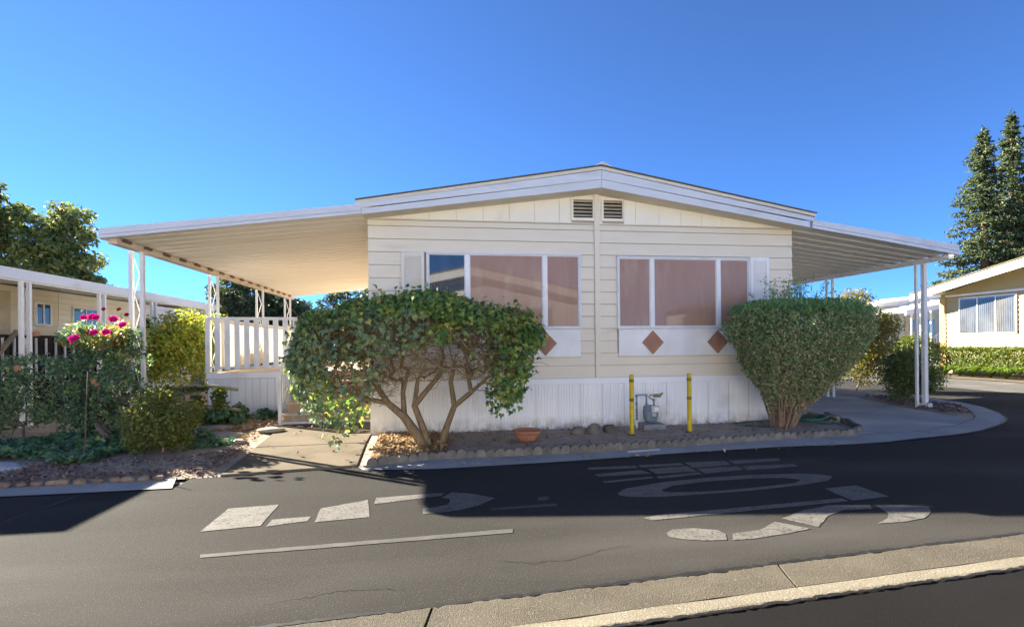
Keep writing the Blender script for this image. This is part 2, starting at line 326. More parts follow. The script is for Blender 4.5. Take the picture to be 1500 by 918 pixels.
# leaf templates: x along the leaf, y across, z up
T_OVAL = (np.array([(0, 0, 0), (.45, .27, .06), (1, 0, -.05), (.45, -.27, .06)]), np.array([(0, 2, 1), (0, 3, 2)]))
T_IVY = (np.array([(0, 0, 0), (-.08, .34, .03), (.30, .50, -.02), (.45, .22, .05), (1, 0, -.10), (.45, -.22, .05), (.30, -.50, -.02), (-.08, -.34, .03), (.4, 0, .08)]),
         np.array([(8, 1, 0), (8, 2, 1), (8, 3, 2), (8, 4, 3), (8, 5, 4), (8, 6, 5), (8, 7, 6), (8, 0, 7)]))
T_NEEDLE = (np.array([(0, -.06, 0), (1, 0, -.06), (0, .06, .0), (.25, .30, .05), (.25, -.30, .05)]), np.array([(0, 1, 2), (0, 3, 1), (2, 4, 1)]))
T_CHIP = (np.array([(0, -.22, 0), (1, -.15, .1), (.9, .22, .05), (.05, .2, .0)]), np.array([(0, 1, 2), (0, 2, 3)]))
def leaf_frames(Nrm, droop=.5, jit=.6):
    n = len(Nrm)
    nn = Nrm + rng.normal(0, jit, (n, 3)); nn /= np.linalg.norm(nn, axis=1)[:, None] + 1e-9
    d = rng.normal(0, 1, (n, 3)); d[:, 2] -= droop * 2
    d -= (d * nn).sum(1)[:, None] * nn; d /= np.linalg.norm(d, axis=1)[:, None] + 1e-9
    return d, np.cross(nn, d), nn
def leaves(P, Nrm, size, tpl, droop=.5, jit=.6, var=.35):
    TV, TF = tpl; n = len(P)
    d, y, nn = leaf_frames(Nrm, droop, jit)
    sz = size * (1 + rng.uniform(-var, var, n))
    V = P[:, None, :] + sz[:, None, None] * (TV[None, :, 0, None] * d[:, None, :] + TV[None, :, 1, None] * y[:, None, :] + TV[None, :, 2, None] * nn[:, None, :])
    F = TF[None] + (np.arange(n) * len(TV))[:, None, None]
    return V.reshape(-1, 3), F.reshape(-1, TF.shape[1])
def cat(parts):
    Vs, Fs, k = [], [], 0
    for V, F in parts: Vs.append(V); Fs.append(F + k); k += len(V)
    return np.concatenate(Vs), np.concatenate(Fs)

def grow(bases, targets, r_tip, expo=.5, seg=3, jit=.12, sides=5, rmax=None, sag=0.0, base_r=None):
    """branching skeleton: every target joins the nearest node already grown; radii follow the load"""
    nodes = [np.array(b, float) for b, _ in bases]; par = [p for _, p in bases]
    targets = np.array(targets); b0 = nodes[0]
    order = np.argsort(np.linalg.norm(targets - b0, axis=1))
    for t in targets[order]:
        A = np.array(nodes); dist = np.linalg.norm(A - t, axis=1)
        back = np.maximum(0, A[:, 2] - t[2]) * .8
        i = int(np.argmin(dist + back)); L = dist[i]; k = max(1, min(seg, int(L / .12)))
        prev = i
        for s in range(1, k + 1):
            f = s / k; p = A[i] * (1 - f) + t * f
            if s < k: p = p + rng.normal(0, jit * L / k, 3); p[2] += L * .10 * math.sin(math.pi * f) - sag * L * f
            nodes.append(p); par.append(prev); prev = len(nodes) - 1
    n = len(nodes); load = np.zeros(n)
    haskid = set(par)
    for i in range(n - 1, -1, -1):
        if i not in haskid: load[i] += 1
        if par[i] >= 0: load[par[i]] += load[i]
    r = r_tip * np.maximum(load, 1) ** expo
    if rmax: r = np.minimum(r, rmax)
    if base_r is not None: r[:len(base_r)] = np.maximum(r[:len(base_r)], base_r)
    P = np.array(nodes); Vs, Fs = [], []; k = 0
    ang = np.arange(sides) * 2 * math.pi / sides
    for i in range(n):
        j = par[i]
        if j < 0: continue
        a, b = P[j], P[i]; d = b - a; l = np.linalg.norm(d)
        if l < 1e-4: continue
        d /= l; ref = np.array((0, 0, 1.)) if abs(d[2]) < .9 else np.array((1., 0, 0))
        x = np.cross(d, ref); x /= np.linalg.norm(x); y = np.cross(d, x)
        ring = np.cos(ang)[:, None] * x + np.sin(ang)[:, None] * y
        ra = min(r[j], r[i] * 1.35); e = d * r[i] * .35
        Vs.append(a - e + ring * ra); Vs.append(b + e + ring * r[i])
        for q in range(sides):
            q2 = (q + 1) % sides; Fs.append((k + q, k + q2, k + sides + q2, k + sides + q))
        k += 2 * sides
    return np.concatenate(Vs), np.array(Fs), P

def inpoly(x, y, poly):
    r = np.zeros(len(x), bool); n = len(poly)
    for i in range(n):
        x0, y0 = poly[i]; x1, y1 = poly[(i + 1) % n]
        c = ((y0 > y) != (y1 > y)) & (x < (x1 - x0) * (y - y0) / (y1 - y0 + 1e-12) + x0); r ^= c
    return r
def scatter(poly, n):
    p = np.array(poly); lo, hi = p.min(0), p.max(0); out = np.zeros((0, 2))
    while len(out) < n:
        q = rng.uniform(lo, hi, (n * 2, 2)); out = np.concatenate([out, q[inpoly(q[:, 0], q[:, 1], poly)]])
    return out[:n]
def wob(x, y, s=1.0, seed=0.0):
    return (np.sin(x * 1.7 * s + seed) * np.cos(y * 2.1 * s + seed * 1.3) + .5 * np.sin(x * 4.3 * s + 1 + seed) * np.sin(y * 3.7 * s + 2) + .25 * np.sin(x * 9.1 * s + y * 7.7 * s)) / 1.75

def bed_mesh(name, poly, base, h, m, step=.09, edge=.35):
    """mounded soil: grid clipped to a polygon, low at its edge"""
    p = np.array(poly); bm = bmesh.new()
    n = len(poly); a = sum(poly[i][0] * poly[(i + 1) % n][1] - poly[(i + 1) % n][0] * poly[i][1] for i in range(n))
    bm.faces.new([bm.verts.new((x, y, 0)) for x, y in (poly if a > 0 else poly[::-1])])
    lo, hi = p.min(0), p.max(0)
    for ax in (0, 1):
        t = lo[ax] + step
        while t < hi[ax]:
            no = [0, 0, 0]; no[ax] = 1; co = [0, 0, 0]; co[ax] = t
            bmesh.ops.bisect_plane(bm, geom=bm.verts[:] + bm.edges[:] + bm.faces[:], plane_co=co, plane_no=no); t += step
    for v in bm.verts:
        d = 1e9
        for i in range(len(poly)):
            A = Vector(poly[i]); Bq = Vector(poly[(i + 1) % len(poly)]); q = Vector((v.co.x, v.co.y)); ab = Bq - A
            t = max(0, min(1, (q - A).dot(ab) / ab.length_squared)); d = min(d, (A + ab * t - q).length)
        e = min(1, d / edge)
        v.co.z = base + e * (h + .35 * h * wob(v.co.x, v.co.y, 1.6) + .012 * wob(v.co.x, v.co.y, 6))
    me = bpy.data.meshes.new(name); bm.to_mesh(me); bm.free(); me.materials.append(MT[m])
    me.polygons.foreach_set('use_smooth', [True] * len(me.polygons))
    o = link(name, me); o['kind'] = 'structure'; return o
def struct(name, mb, m, **k):
    o = mb.build(name, m, **k); o['kind'] = 'structure'; return o

# ------------------------------------------------------------------ ground, lane, kerbs
gy = lambda x: -5.62 + .082 * (x + .46)          # far edge of the valley gutter
ground = struct('ground', MB().sheet([(-600, -600), (600, -600), (600, 600), (-600, 600)], -.03), 'earth')
edgeR = [(-5.54, -2.87), (-5.55, -2.45), (-3.73, -2.23), (-3.64, -2.42), (-2.76, -2.52), (-1.05, -2.42), (.61, -2.22), (2.0, -2.12), (3.0, -2.15), (3.9, -2.09), (4.81, -1.91), (5.36, -1.80), (6.13, -1.55), (6.95, -1.15), (7.61, -.76), (7.97, -.47), (8.54, .1), (9.2, .95), (9.65, 1.84), (9.78, 2.7), (9.85, 4.0), (10.0, 8), (10.0, 60)]
edgeL = [(-60, -2.6), (-12, -2.93), (-7.14, -2.89), (-6.4, -2.89)]
lane = edgeL + edgeR + [(13.2, 60), (13.2, gy(13.2))] + [(x, gy(x)) for x in (8, 4, 2, 0, -2, -4, -8, -16, -60)]
struct('road', MB().sheet(lane, 0.0), 'asphalt')
# far half of the side street, older and paler asphalt
struct('side_street', MB().sheet([(13.21, 60), (13.21, gy(13.2) + .02), (18.1, gy(18)), (18.1, 60)], 0.001), 'asphalt_old')
# other lane, nearer than the gutter
GW, GN = .27, .435
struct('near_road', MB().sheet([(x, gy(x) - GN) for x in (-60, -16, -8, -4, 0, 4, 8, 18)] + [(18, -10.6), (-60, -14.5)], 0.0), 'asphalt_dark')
# valley gutter: far band falls to the middle, near strip rises
valley = empty('valley_gutter', (0, -5.8, 0)); valley['kind'] = 'structure'
jx = [-16, -12.6, -9.4, -6.0, -2.78, -.50, 2.95, 6.2, 9.4, 12.6, 18]
for i in range(len(jx) - 1):
    a, b = jx[i] + .008, jx[i + 1] - .008; sk = -.06
    m = MB(); n = 8
    xs = [a + (b - a) * k / n for k in range(n + 1)]
    prof = [(0, .006), (.02, .010), (GW * .5, .000), (GW, -.014), (GW, -.2), (0, -.2)]
    for x in xs: m.v += [(x + sk * q / GW, gy(x) - q, z + .003 * math.sin(x * 9 + q * 20)) for q, z in prof]
    L = len(prof)
    for k in range(n):
        for q in range(L): m.f.append((k * L + q, k * L + (q + 1) % L, (k + 1) * L + (q + 1) % L, (k + 1) * L + q)); m.m.append(0)
    m.f += [tuple(range(L)), tuple(n * L + q for q in range(L))[::-1]]; m.m += [0, 0]
    m.build('slab', 'aggregate', valley, smooth=False)
    m = MB()
    prof = [(GW + .003, -.016), (GW + .03, -.012), (GN - .02, .007), (GN, .004), (GN, -.2), (GW + .003, -.2)]
    for x in xs: m.v += [(x + sk, gy(x) - q, z + .002 * math.sin(x * 7 + q * 20)) for q, z in prof]
    for k in range(n):
        for q in range(L): m.f.append((k * L + q, k * L + (q + 1) % L, (k + 1) * L + (q + 1) % L, (k + 1) * L + q)); m.m.append(0)
    m.f += [tuple(range(L)), tuple(n * L + q for q in range(L))[::-1]]; m.m += [0, 0]
    m.build('lip', 'aggregate_sunlit', valley)
def ribbon(pts, w, z, jitter=.3):
    m = MB(); n = len(pts); vs = []
    for i, (x, y) in enumerate(pts):
        a = Vector(pts[max(i - 1, 0)]); b = Vector(pts[min(i + 1, n - 1)]); d = (b - a).normalized(); no = Vector((-d.y, d.x))
        ww = w * (1 + random.uniform(-jitter, jitter))
        vs += [(x + no.x * ww / 2, y + no.y * ww / 2, z), (x - no.x * ww / 2, y - no.y * ww / 2, z)]
    return m.add(vs, [(2 * i, 2 * i + 1, 2 * i + 3, 2 * i + 2) for i in range(n - 1)])
def resample(pts, step):
    out = [pts[0]]
    for a, b in zip(pts, pts[1:]):
        k = max(1, int(math.dist(a, b) / step))
        out += [(a[0] + (b[0] - a[0]) * i / k, a[1] + (b[1] - a[1]) * i / k) for i in range(1, k + 1)]
    return out
def jag(pts, j): return [(x + random.uniform(-j, j), y + random.uniform(-j, j)) for x, y in pts]
struct('tar_joint', ribbon(jag([(x, y + .006) for x, y in resample([(x, gy(x)) for x in (-14, 0, 14)], .035)], .007), .030, .0125, .8), 'tar')
struct('tar_joint', ribbon(jag([(x, y - .004) for x, y in resample([(x, gy(x) - GN) for x in (-14, 0, 14)], .035)], .006), .020, .0105, .8), 'tar')
struct('road_crack', ribbon(jag(resample([(-6.52, -4.0), (-6.43, -3.4), (-6.39, -2.93)], .06), .012), .030, .004, .6), 'tar')
struct('road_crack', ribbon(jag(resample([(-2.35, -5.25), (-2.1, -5.32), (-1.85, -5.30), (-1.6, -5.2), (-1.35, -5.14)], .035), .014), .0045, .004, .6), 'tar')
struct('road_crack', ribbon(jag(resample([(-3.75, -5.62), (-3.3, -5.5), (-2.95, -5.56)], .035), .016), .0045, .004, .6), 'tar')
# concrete strip between beds and asphalt
stripL = [(-60, -2.3), (-12, -2.53), (-7.4, -2.53), (-5.86, -2.44), (-5.26, -2.40), (-5.55, -2.45), (-5.54, -2.87), (-6.4, -2.89), (-7.14, -2.89), (-12, -2.93), (-60, -2.6)]
struct('concrete_edge', MB().sheet([(-60, -2.3), (-12, -2.53), (-7.4, -2.53), (-5.7, -2.44), (-5.54, -2.87), (-6.4, -2.89), (-7.14, -2.89), (-12, -2.93), (-60, -2.6)], .012), 'concrete_strip')
strip_in = [(-3.70, -2.15), (-2.76, -1.94), (-.93, -1.94), (.92, -1.77), (2.33, -1.58), (3.75, -1.45), (4.51, -1.49), (5.22, -1.39), (6.29, -1.01), (7.32, -.42), (7.67, -.16), (8.78, .96), (9.19, 1.59), (9.3, 2.7), (9.35, 4.5), (9.4, 30)]
strip_out = [(-3.73, -2.23)] + edgeR[3:21] + [(10.0, 30)]
struct('concrete_gutter', MB().sheet(strip_in + strip_out[::-1], .008), 'concrete_strip')
struct('tar_joint', ribbon(resample(edgeR[9:21], .08), .03, .014, .5), 'tar')
struct('tar_joint', ribbon(resample([(3.9, -1.55), (4.51, -1.49), (5.22, -1.39), (6.29, -1.01), (7.32, -.42), (7.67, -.16)], .08), .014, .016, .6), 'tar')
struct('tar_joint', ribbon([(5.0, -1.43), (5.35, -1.80)], .014, .016, .3), 'tar')
# driveway under the right awning
struct('driveway', MB().sheet([(3.6, .3), (3.75, -1.5), (4.51, -1.495), (5.22, -1.395), (6.29, -1.015), (7.32, -.425), (7.41, .35), (7.43, .9), (8.2, 3.3), (8.4, 8), (8.5, 16), (3.6, 16)], .006), 'drive')
# walk from the lane to the steps: two slabs with a joint
walk = empty('front_walk', (-4.6, -1, 0)); walk['kind'] = 'structure'
wl_ = lambda y: -5.23 + (y + 2.41) * (-.37 / 3.64); wr_ = lambda y: -3.75 + (y + 2.12) * (-.12 / 2.13)
MB().prism([(-5.24, -2.42), (-3.735, -2.215), (wr_(-.74), -.74), (wl_(-.80), -.80)], -.1, .028).build('slab', 'concrete', walk, bevel=.008)
MB().prism([(wl_(-.78), -.78), (wr_(-.72), -.72), (-3.88, 1.5), (wl_(1.5), 1.5)], -.1, .03).build('slab', 'concrete', walk, bevel=.008)
# neighbour's driveway on the left and its strip
struct('driveway', MB().sheet([(-12.6, -2.5), (-10.75, -2.5), (-10.7, 14), (-12.6, 14)], .01), 'concrete')
# far kerb strip by the hedge
struct('concrete_edge', MB().sheet([(17.0, 60), (17.0, -6), (18.15, -6), (18.15, 60)], .02), 'concrete')

# road paint -------------------------------------------------------
marks = empty('road_lettering', (0, -4, 0)); marks['kind'] = 'structure'
def paint(poly, m='marking', z=.004, name='painted_stroke'):
    p = jag(resample(list(poly) + [poly[0]], .09)[:-1], .004)
    return MB().sheet(p, z).build(name, m, marks)
for p in [[(-0.97, -2.78), (-0.36, -2.79), (-0.38, -2.91), (-0.97, -2.9)], [(-0.32, -2.78), (0.25, -2.76), (0.23, -2.88), (-0.33, -2.9)], [(0.3, -2.75), (0.84, -2.76), (0.8, -2.96), (0.27, -3.03)], [(0.88, -2.76), (1.57, -2.76), (1.52, -2.88), (0.86, -2.94)], [(-0.97, -3.1), (-0.38, -3.01), (-0.32, -3.18), (-0.96, -3.21)], [(-0.28, -2.97), (0.24, -2.92), (0.24, -3.19), (-0.28, -3.21)], [(0.29, -3.07), (0.83, -3.04), (0.79, -3.22), (0.27, -3.3)], [(0.87, -3.06), (1.56, -3.07), (1.51, -3.19), (0.84, -3.24)], [(-0.98, -3.41), (-0.38, -3.31), (-0.38, -3.38), (-0.98, -3.48)], [(-0.32, -3.32), (0.23, -3.23), (0.23, -3.31), (-0.34, -3.42)]]: paint(p)
O_out = [(-0.97, -3.86), (-0.85, -3.72), (-0.35, -3.55), (0.22, -3.47), (0.78, -3.44), (1.27, -3.49), (1.52, -3.56), (1.59, -3.66), (1.41, -3.81), (1.01, -3.92), (0.4, -4.01), (-0.1, -4.04), (-0.58, -4.05), (-0.87, -4.01), (-0.99, -3.94)]
O_in = [(-0.51, -3.84), (-0.31, -3.7), (0.14, -3.61), (0.68, -3.59), (1.01, -3.63), (1.15, -3.72), (1.01, -3.83), (0.61, -3.9), (0.11, -3.96), (-0.28, -3.95), (-0.48, -3.91)]
def ring_resample(poly, c, n):
    out = []
    for k in range(n):
        t = -2 * math.pi * k / n + math.pi; d = (math.cos(t) * 1.3, math.sin(t) * .3)
        best = None
        for a, b in zip(poly, poly[1:] + poly[:1]):
            ex, ey = b[0] - a[0], b[1] - a[1]; det = d[0] * (-ey) + ex * d[1]
            if abs(det) < 1e-9: continue
            rx, ry = a[0] - c[0], a[1] - c[1]
            s = (rx * (-ey) + ex * ry) / det; u = (d[0] * ry - d[1] * rx) / det
            if s > 0 and -1e-6 <= u <= 1 + 1e-6: best = s if best is None else max(best, s)
        out.append((c[0] + d[0] * best, c[1] + d[1] * best))
    return out
oo = ring_resample(O_out, (.3, -3.78), 48); oi = ring_resample(O_in, (.3, -3.78), 48)
MB().add([(x, y, .004) for x, y in oo + oi], [(k, 48 + k, 48 + (k + 1) % 48, (k + 1) % 48) for k in range(48)]).build('painted_stroke', 'marking', marks)
for p in [[(-1.01, -4.59), (-0.8, -4.54), (1.06, -4.39), (1.05, -4.48), (-0.96, -4.66)], [(1.14, -4.07), (1.55, -4.03), (1.54, -4.42), (1.10, -4.48)]]: paint(p)
for p in [[(-0.97, -4.95), (-0.89, -4.89), (-0.71, -4.89), (-0.54, -4.96), (-0.53, -5.06), (-0.58, -5.16), (-0.75, -5.15), (-0.91, -5.09), (-0.98, -5.03)], [(-0.47, -5.05), (-0.22, -5.02), (0.03, -4.87), (0.2, -5.06), (-0.03, -5.12), (-0.38, -5.18), (-0.54, -5.17)], [(0.13, -4.81), (0.44, -4.65), (0.78, -4.56), (1.15, -4.61), (1.07, -4.72), (0.81, -4.7), (0.57, -4.81), (0.29, -5.04)], [(1.2, -4.62), (1.45, -4.67), (1.61, -4.76), (1.52, -4.87), (1.31, -5.0), (1.06, -5.05), (0.82, -5.05), (1.0, -4.95), (1.11, -4.85)]]: paint(p, 'marking')
for p in [[(-4.66, -4.28), (-4.67, -3.69), (-4.24, -3.64), (-4.22, -4.22)], [(-4.17, -4.25), (-4.17, -4.08), (-3.86, -4.05), (-3.86, -4.17)], [(-3.79, -4.21), (-3.82, -3.83), (-3.42, -3.64), (-3.34, -4.16)], [(-3.35, -3.79), (-3.35, -3.59), (-2.78, -3.53), (-2.68, -3.55), (-2.72, -3.63)], [(-2.61, -3.53), (-2.43, -3.6), (-2.19, -3.8), (-2.35, -3.97), (-2.53, -4.1), (-2.78, -4.15), (-2.88, -4.15), (-2.89, -4.0), (-2.76, -3.98), (-2.66, -3.92), (-2.63, -3.81), (-2.65, -3.74), (-2.71, -3.7)]]: paint(p)
paint([(-4.45, -4.78), (-2.14, -4.65), (-2.16, -4.74), (-4.43, -4.84)], 'marking_worn', name='painted_line')
paint([(-2.27, -4.1), (-1.65, -4.07), (-1.66, -4.14), (-2.26, -4.17)], 'marking_worn', name='painted_line')
paint([(-1.79, -3.86), (-1.7, -3.84), (-1.67, -3.88), (-1.72, -3.96), (-1.8, -3.96)], 'marking_worn', name='painted_patch')
paint([(-0.17, -2.02), (0.32, -1.95), (0.31, -2.06), (-0.2, -2.13)], 'white', .016, name='painted_patch')

# ------------------------------------------------------------------ planting beds
bedF = [(-3.755, -2.19), (-2.76, -1.93), (-.93, -1.93), (.92, -1.76), (2.33, -1.57), (3.72, -1.50), (4.14, -1.22), (4.44, -.57), (4.78, .3), (4.70, .62), (3.6, .62), (3.6, .1), (-3.91, .1), (-3.90, .02)]
bed_mesh('planting_bed', bedF, .0, .045, 'soil')
bedLp = [(-5.225, -2.41), (-5.80, -2.45), (-7.4, -2.53), (-10.7, -2.54), (-10.65, 12), (-4.6, 12), (-4.6, 2.62), (-5.72, 2.62), (-5.545, .8), (-5.36, -1.0)]
bed_mesh('planting_bed', bedLp, .0, .05, 'soil', step=.16)
plant_r = [(8.5, 12), (8.35, 4.04), (8.2, 3.3), (7.43, .9), (7.41, .35), (7.32, -.40), (7.71, -.10), (8.75, 1.0), (9.12, 1.65), (9.2, 3.5), (9.25, 12)]
bed_mesh('planting_bed', plant_r, .0, .06, 'soil', step=.15, edge=.2)
def chips(name, poly, n, size, m, z=.05):
    q = scatter(poly, n); P = np.column_stack([q, z + rng.uniform(-.015, .02, n)])
    V, F = leaves(P, np.tile((0, 0, 1.), (n, 1)), size, T_CHIP, droop=0, jit=.35, var=.6)
    o = np_obj(name, V, F, m); o['kind'] = 'stuff'; return o
chips('bark_mulch', [(-3.6, -2.08), (-2.7, -1.85), (-2.5, -1.0), (-2.8, -.1), (-3.7, -.1)], 5600, .036, 'chips', .055)
chips('leaf_litter', [(-2.7, -1.85), (-.93, -1.88), (.92, -1.7), (2.33, -1.52), (3.6, -1.42), (3.5, -.1), (-2.7, -.1)], 2000, .032, 'chips_dark', .05)
chips('leaf_litter', [(-5.35, -2.36), (-7.4, -2.46), (-10.5, -2.46), (-10.5, -1.6), (-8, -1.5), (-6, -1.4), (-5.5, -.6)], 9000, .032, 'chips_dark', .045)
chips('leaf_litter', [(-5.7, -.4), (-6.5, .5), (-6.5, 2.4), (-5.75, 2.4)], 900, .05, 'chips', .06)
chips('fallen_leaves', [(-.6, -2.0), (.0, -1.9), (.4, -1.85), (.4, -1.7), (-.5, -1.75)], 90, .05, 'chips', .04)
chips('leaf_litter', [(7.45, .3), (7.5, -.3), (8.7, 1.0), (9.0, 3), (8.3, 3.2), (7.5, .9)], 900, .06, 'chips_dark', .07)
chips('fallen_leaves', [(-5.2, -2.3), (-3.8, -2.1), (-3.9, 1.2), (-5.4, 1.2)], 26, .045, 'chips', .045)
chips('fallen_leaves', [(-5.5, -2.8), (-3.8, -2.45), (3.5, -2.3), (3.5, -2.15), (-3.6, -2.3)], 70, .04, 'chips', .025)

# scalloped concrete edging along the front bed, one piece per scallop
edging = empty('scalloped_edging', (0, -1.8, 0), 'row of low scalloped concrete edging pieces along the front bed by the lane', 'garden edging')
def scallop_mesh():
    m = MB(); n = 8; w = .064; poly = [(-w, -.05)] + [(-w * math.cos(math.pi * k / n), .045 + .055 * math.sin(math.pi * k / n)) for k in range(n + 1)] + [(w, -.05)]
    m.prismY(poly, -.026, .026); return m.mesh('edging_piece', 'edging')
scm = scallop_mesh()
ep = [(-3.68, -2.25), (-2.76, -1.975), (-.93, -1.975), (.92, -1.80), (2.33, -1.61), (3.72, -1.54), (4.18, -1.24), (4.49, -.57), (4.84, .35)]
pts = resample(ep, .002); acc = 0; last = pts[0]; k = 0
for q in pts[1:]:
    acc += math.dist(q, last)
    if acc >= .128:
        o = link('edging_piece', scm, edging, (q[0], q[1], .012 + random.uniform(-.012, .012)))
        o.rotation_euler = (random.uniform(-.12, .12), random.uniform(-.08, .08), math.atan2(q[1] - last[1], q[0] - last[0]) + random.uniform(-.1, .1) if k else 0)
        acc = 0; k += 1
    last = q
def stone_mesh(name, m, seed, sx=1, sy=1, sz=.7, sub=2):
    bm = bmesh.new(); bmesh.ops.create_icosphere(bm, subdivisions=sub, radius=1)
    r = random.Random(seed); f = [(Vector((r.uniform(-1, 1), r.uniform(-1, 1), r.uniform(-1, 1))).normalized(), r.uniform(.55, .95)) for _ in range(9)]
    for v in bm.verts:
        for d, t in f:
            k = v.co.dot(d) - t
            if k > 0: v.co -= d * k * .8
        v.co = Vector((v.co.x * sx, v.co.y * sy, v.co.z * sz))
    me = bpy.data.meshes.new(name); bm.to_mesh(me); bm.free(); me.materials.append(MT[m]); me.polygons.foreach_set('use_smooth', [True] * len(me.polygons)); return me
sms = [stone_mesh('edge_stone', 'stone_tan', s, 1.25, .8, .75) for s in range(4)]
sed = empty('stone_edging', (-8, -2.5, 0), 'row of rounded tan stones edging the left bed along the pale gutter strip', 'garden edging')
x = -10.6; k = 0
while x < -5.75:
    w = random.uniform(.045, .075); o = link('stone', sms[k % 4], sed, (x, -2.50 + .02 * (x + 8) * .3 + random.uniform(-.015, .015), .035))
    o.scale = (w, w * random.uniform(.8, 1.1), w * .85); o.rotation_euler = (0, 0, random.uniform(-.4, .4)); x += w * 2.15 + random.uniform(0, .03); k += 1
for (x, y, s, lab) in [(-5.92, -.42, .30, 'flat tan stepping stone nearest the lane, beside the concrete walk'), (-6.15, .15, .34, 'large pale stepping stone in the middle of the bed path beside the walk'), (-5.62, .62, .26, 'stepping stone at the foot of the wooden steps left of the walk'), (-6.75, .45, .25, 'stepping stone beside the round golden shrub under the rail fence'), (-6.6, 1.0, .26, 'farthest stepping stone just in front of the rustic rail fence')]:
    o = link('stepping_stone', stone_mesh('stepping_stone', 'flag', int(x * 100), 1, .8, .16), None, (x, y, .06)); o.scale = (s, s, s * 1.2)
    tag(o, lab, 'stepping stone', 'stepping stones in the left bed')
o = link('gravel_patch', stone_mesh('gravel_patch', 'gravel', 5, 1, .55, .10), None, (-8.25, -1.72, .06)); o.scale = (.6, .6, .6); o['kind'] = 'stuff'

# ------------------------------------------------------------------ the mobile home
XL, XR, ZS, ZT = -3.85, 3.85, .90, 3.60
HL = 11.5
roofz = lambda x: 4.43 - abs(x - .03) * (4.43 - 3.745) / 3.95       # underside line of the roof deck
home = empty('mobile_home', (0, 0, 0), 'cream single storey mobile home with gabled front, brown screened windows and white skirting', 'house')
MB().prismY([(XL, .0), (XR, .0), (XR, ZT), (XR, roofz(XR) - .02), (.03, roofz(.03) - .02), (XL, roofz(XL) - .02)], 0.0, HL).build('wall', 'shaded_backing', home)
# lap siding, one object per board
rows = []; z = ZS
while z < ZT - .02: rows.append((z, min(z + .2165, ZT))); z += .2165
openings = [(-2.95, -.24, 1.262, 3.08), (.43, 2.985, 1.262, 3.05)]
def board(x0, x1, z0, z1):
    MB().prismX([(-.002, z1), (-.010, z1), (-.032, z0), (-.002, z0)], x0, x1).build('siding_board', 'siding', home)
for z0, z1 in rows:
    zm = (z0 + z1) / 2
    for xa, xb, op in ((XL + .05, .018, openings[0]), (.122, XR - .05, openings[1])):
        if op[2] < zm < op[3]:
            board(xa, op[0], z0, z1 - .009); board(op[1], xb, z0, z1 - .009)
        else: board(xa, xb, z0, z1 - .009)
    for s, xc in ((-1, XL), (1, XR)):
        MB().prismX([(-.003, z1 - .010), (-.013, z1 - .010), (-.036, z0 + .002), (-.003, z0 + .002)], min(xc - s * .052, xc + s * .012), max(xc - s * .052, xc + s * .012)).build('corner_cap', 'siding', home)
MB().box(.022, .118, -.050, -.001, ZS, 4.13).build('centre_trim', 'siding', home, bevel=.004)
MB().box(XL, XR, -.03, -.001, ZT, ZT + .02).build('drip_strip', 'cream', home)
# gable panels
ed = [-3.8, -3.32, -2.86, -2.40, -1.94, -1.49, -1.04, -.60, -.385, .02]
edr = [.12, .58, .80, 1.24, 1.66, 2.06, 2.46, 2.86, 3.3, 3.78]
def gable_panel(a, b):
    lo = ZT + .024
    if -.39 < a < .0 or .11 < a < .5:      # louvre panels: wall around the vents
        lo = 4.06
    pa, pb = roofz(a) - .03, roofz(b) - .03
    if pa <= lo and pb <= lo: return
    poly = [(a + .0025, lo), (b - .0025, lo), (b - .0025, max(pb, lo + .002)), (a + .0025, max(pa, lo + .002))]
    MB().prismY(poly, -.014, -.001).build('gable_panel', 'gable', home)
for e in (ed, edr):
    for a, b in zip(e, e[1:]): gable_panel(a, b)
for a, b in ((-.37, .016), (.18, .56)):
    v = MB()
    for (x0, x1, z0, z1) in ((a - .02, a + .015, 3.66, 4.06), (b - .015, b + .004, 3.66, 4.06), (a + .015, b - .015, 4.03, 4.06), (a + .015, b - .015, 3.66, 3.71)): v.box(x0, x1, -.045, -.001, z0, z1)
    vo = v.build('vent', 'gable', home); MB().box(a + .015, b - .015, -.004, -.001, 3.71, 4.03).build('backing', 'dark', vo)
    for k in range(5):
        zz = 3.735 + k * .062; MB().prismX([(-.040, zz), (-.036, zz + .006), (-.008, zz + .042), (-.012, zz + .036)], a + .016, b - .016).build('louvre', 'vent', vo)
MB().box(.12, .18, -.014, -.001, 3.624, 4.06).build('gable_panel', 'gable', home)
# windows
def home_window(x0, x1, ms, z0, z1, mats):
    f = MB(); w = .035
    f.box(x0 - w, x1 + w, -.066, -.001, z1, z1 + w).box(x0 - w, x0, -.062, -.001, z0, z1).box(x1, x1 + w, -.062, -.001, z0, z1)
    fo = f.build('window', 'alu', home, bevel=.003)
    MB().box(x0 - w - .01, x1 + w + .01, -.075, -.001, z0 - .035, z0).build('sill', 'alu', fo, bevel=.003)
    for m in ms: MB().box(m - .036, m + .036, -.058, -.012, z0, z1).build('mullion', 'white', fo, bevel=.004)
    e = [x0] + ms + [x1]
    for k in range(len(e) - 1):
        a = e[k] + (.036 if k else 0); b = e[k + 1] - (.036 if k + 2 < len(e) else 0)
        y = -.034
        MB().add([(a, y, z0), (b, y, z0), (b, y, z1), (a, y, z1), (a, -.002, z0), (b, -.002, z0), (b, -.002, z1), (a, -.002, z1)], [(0, 1, 2, 3), (0, 4, 5, 1), (2, 6, 7, 3), (1, 5, 6, 2), (3, 7, 4, 0)]).build('pane', mats[k], fo)
        g = MB(); gw = .016
        g.box(a, b, -.042, -.0345, z0, z0 + gw).box(a, b, -.042, -.0345, z1 - gw, z1).box(a, a + gw, -.042, -.0345, z0 + gw, z1 - gw).box(b - gw, b, -.042, -.0345, z0 + gw, z1 - gw)
        g.build('screen_frame', 'alu', fo)
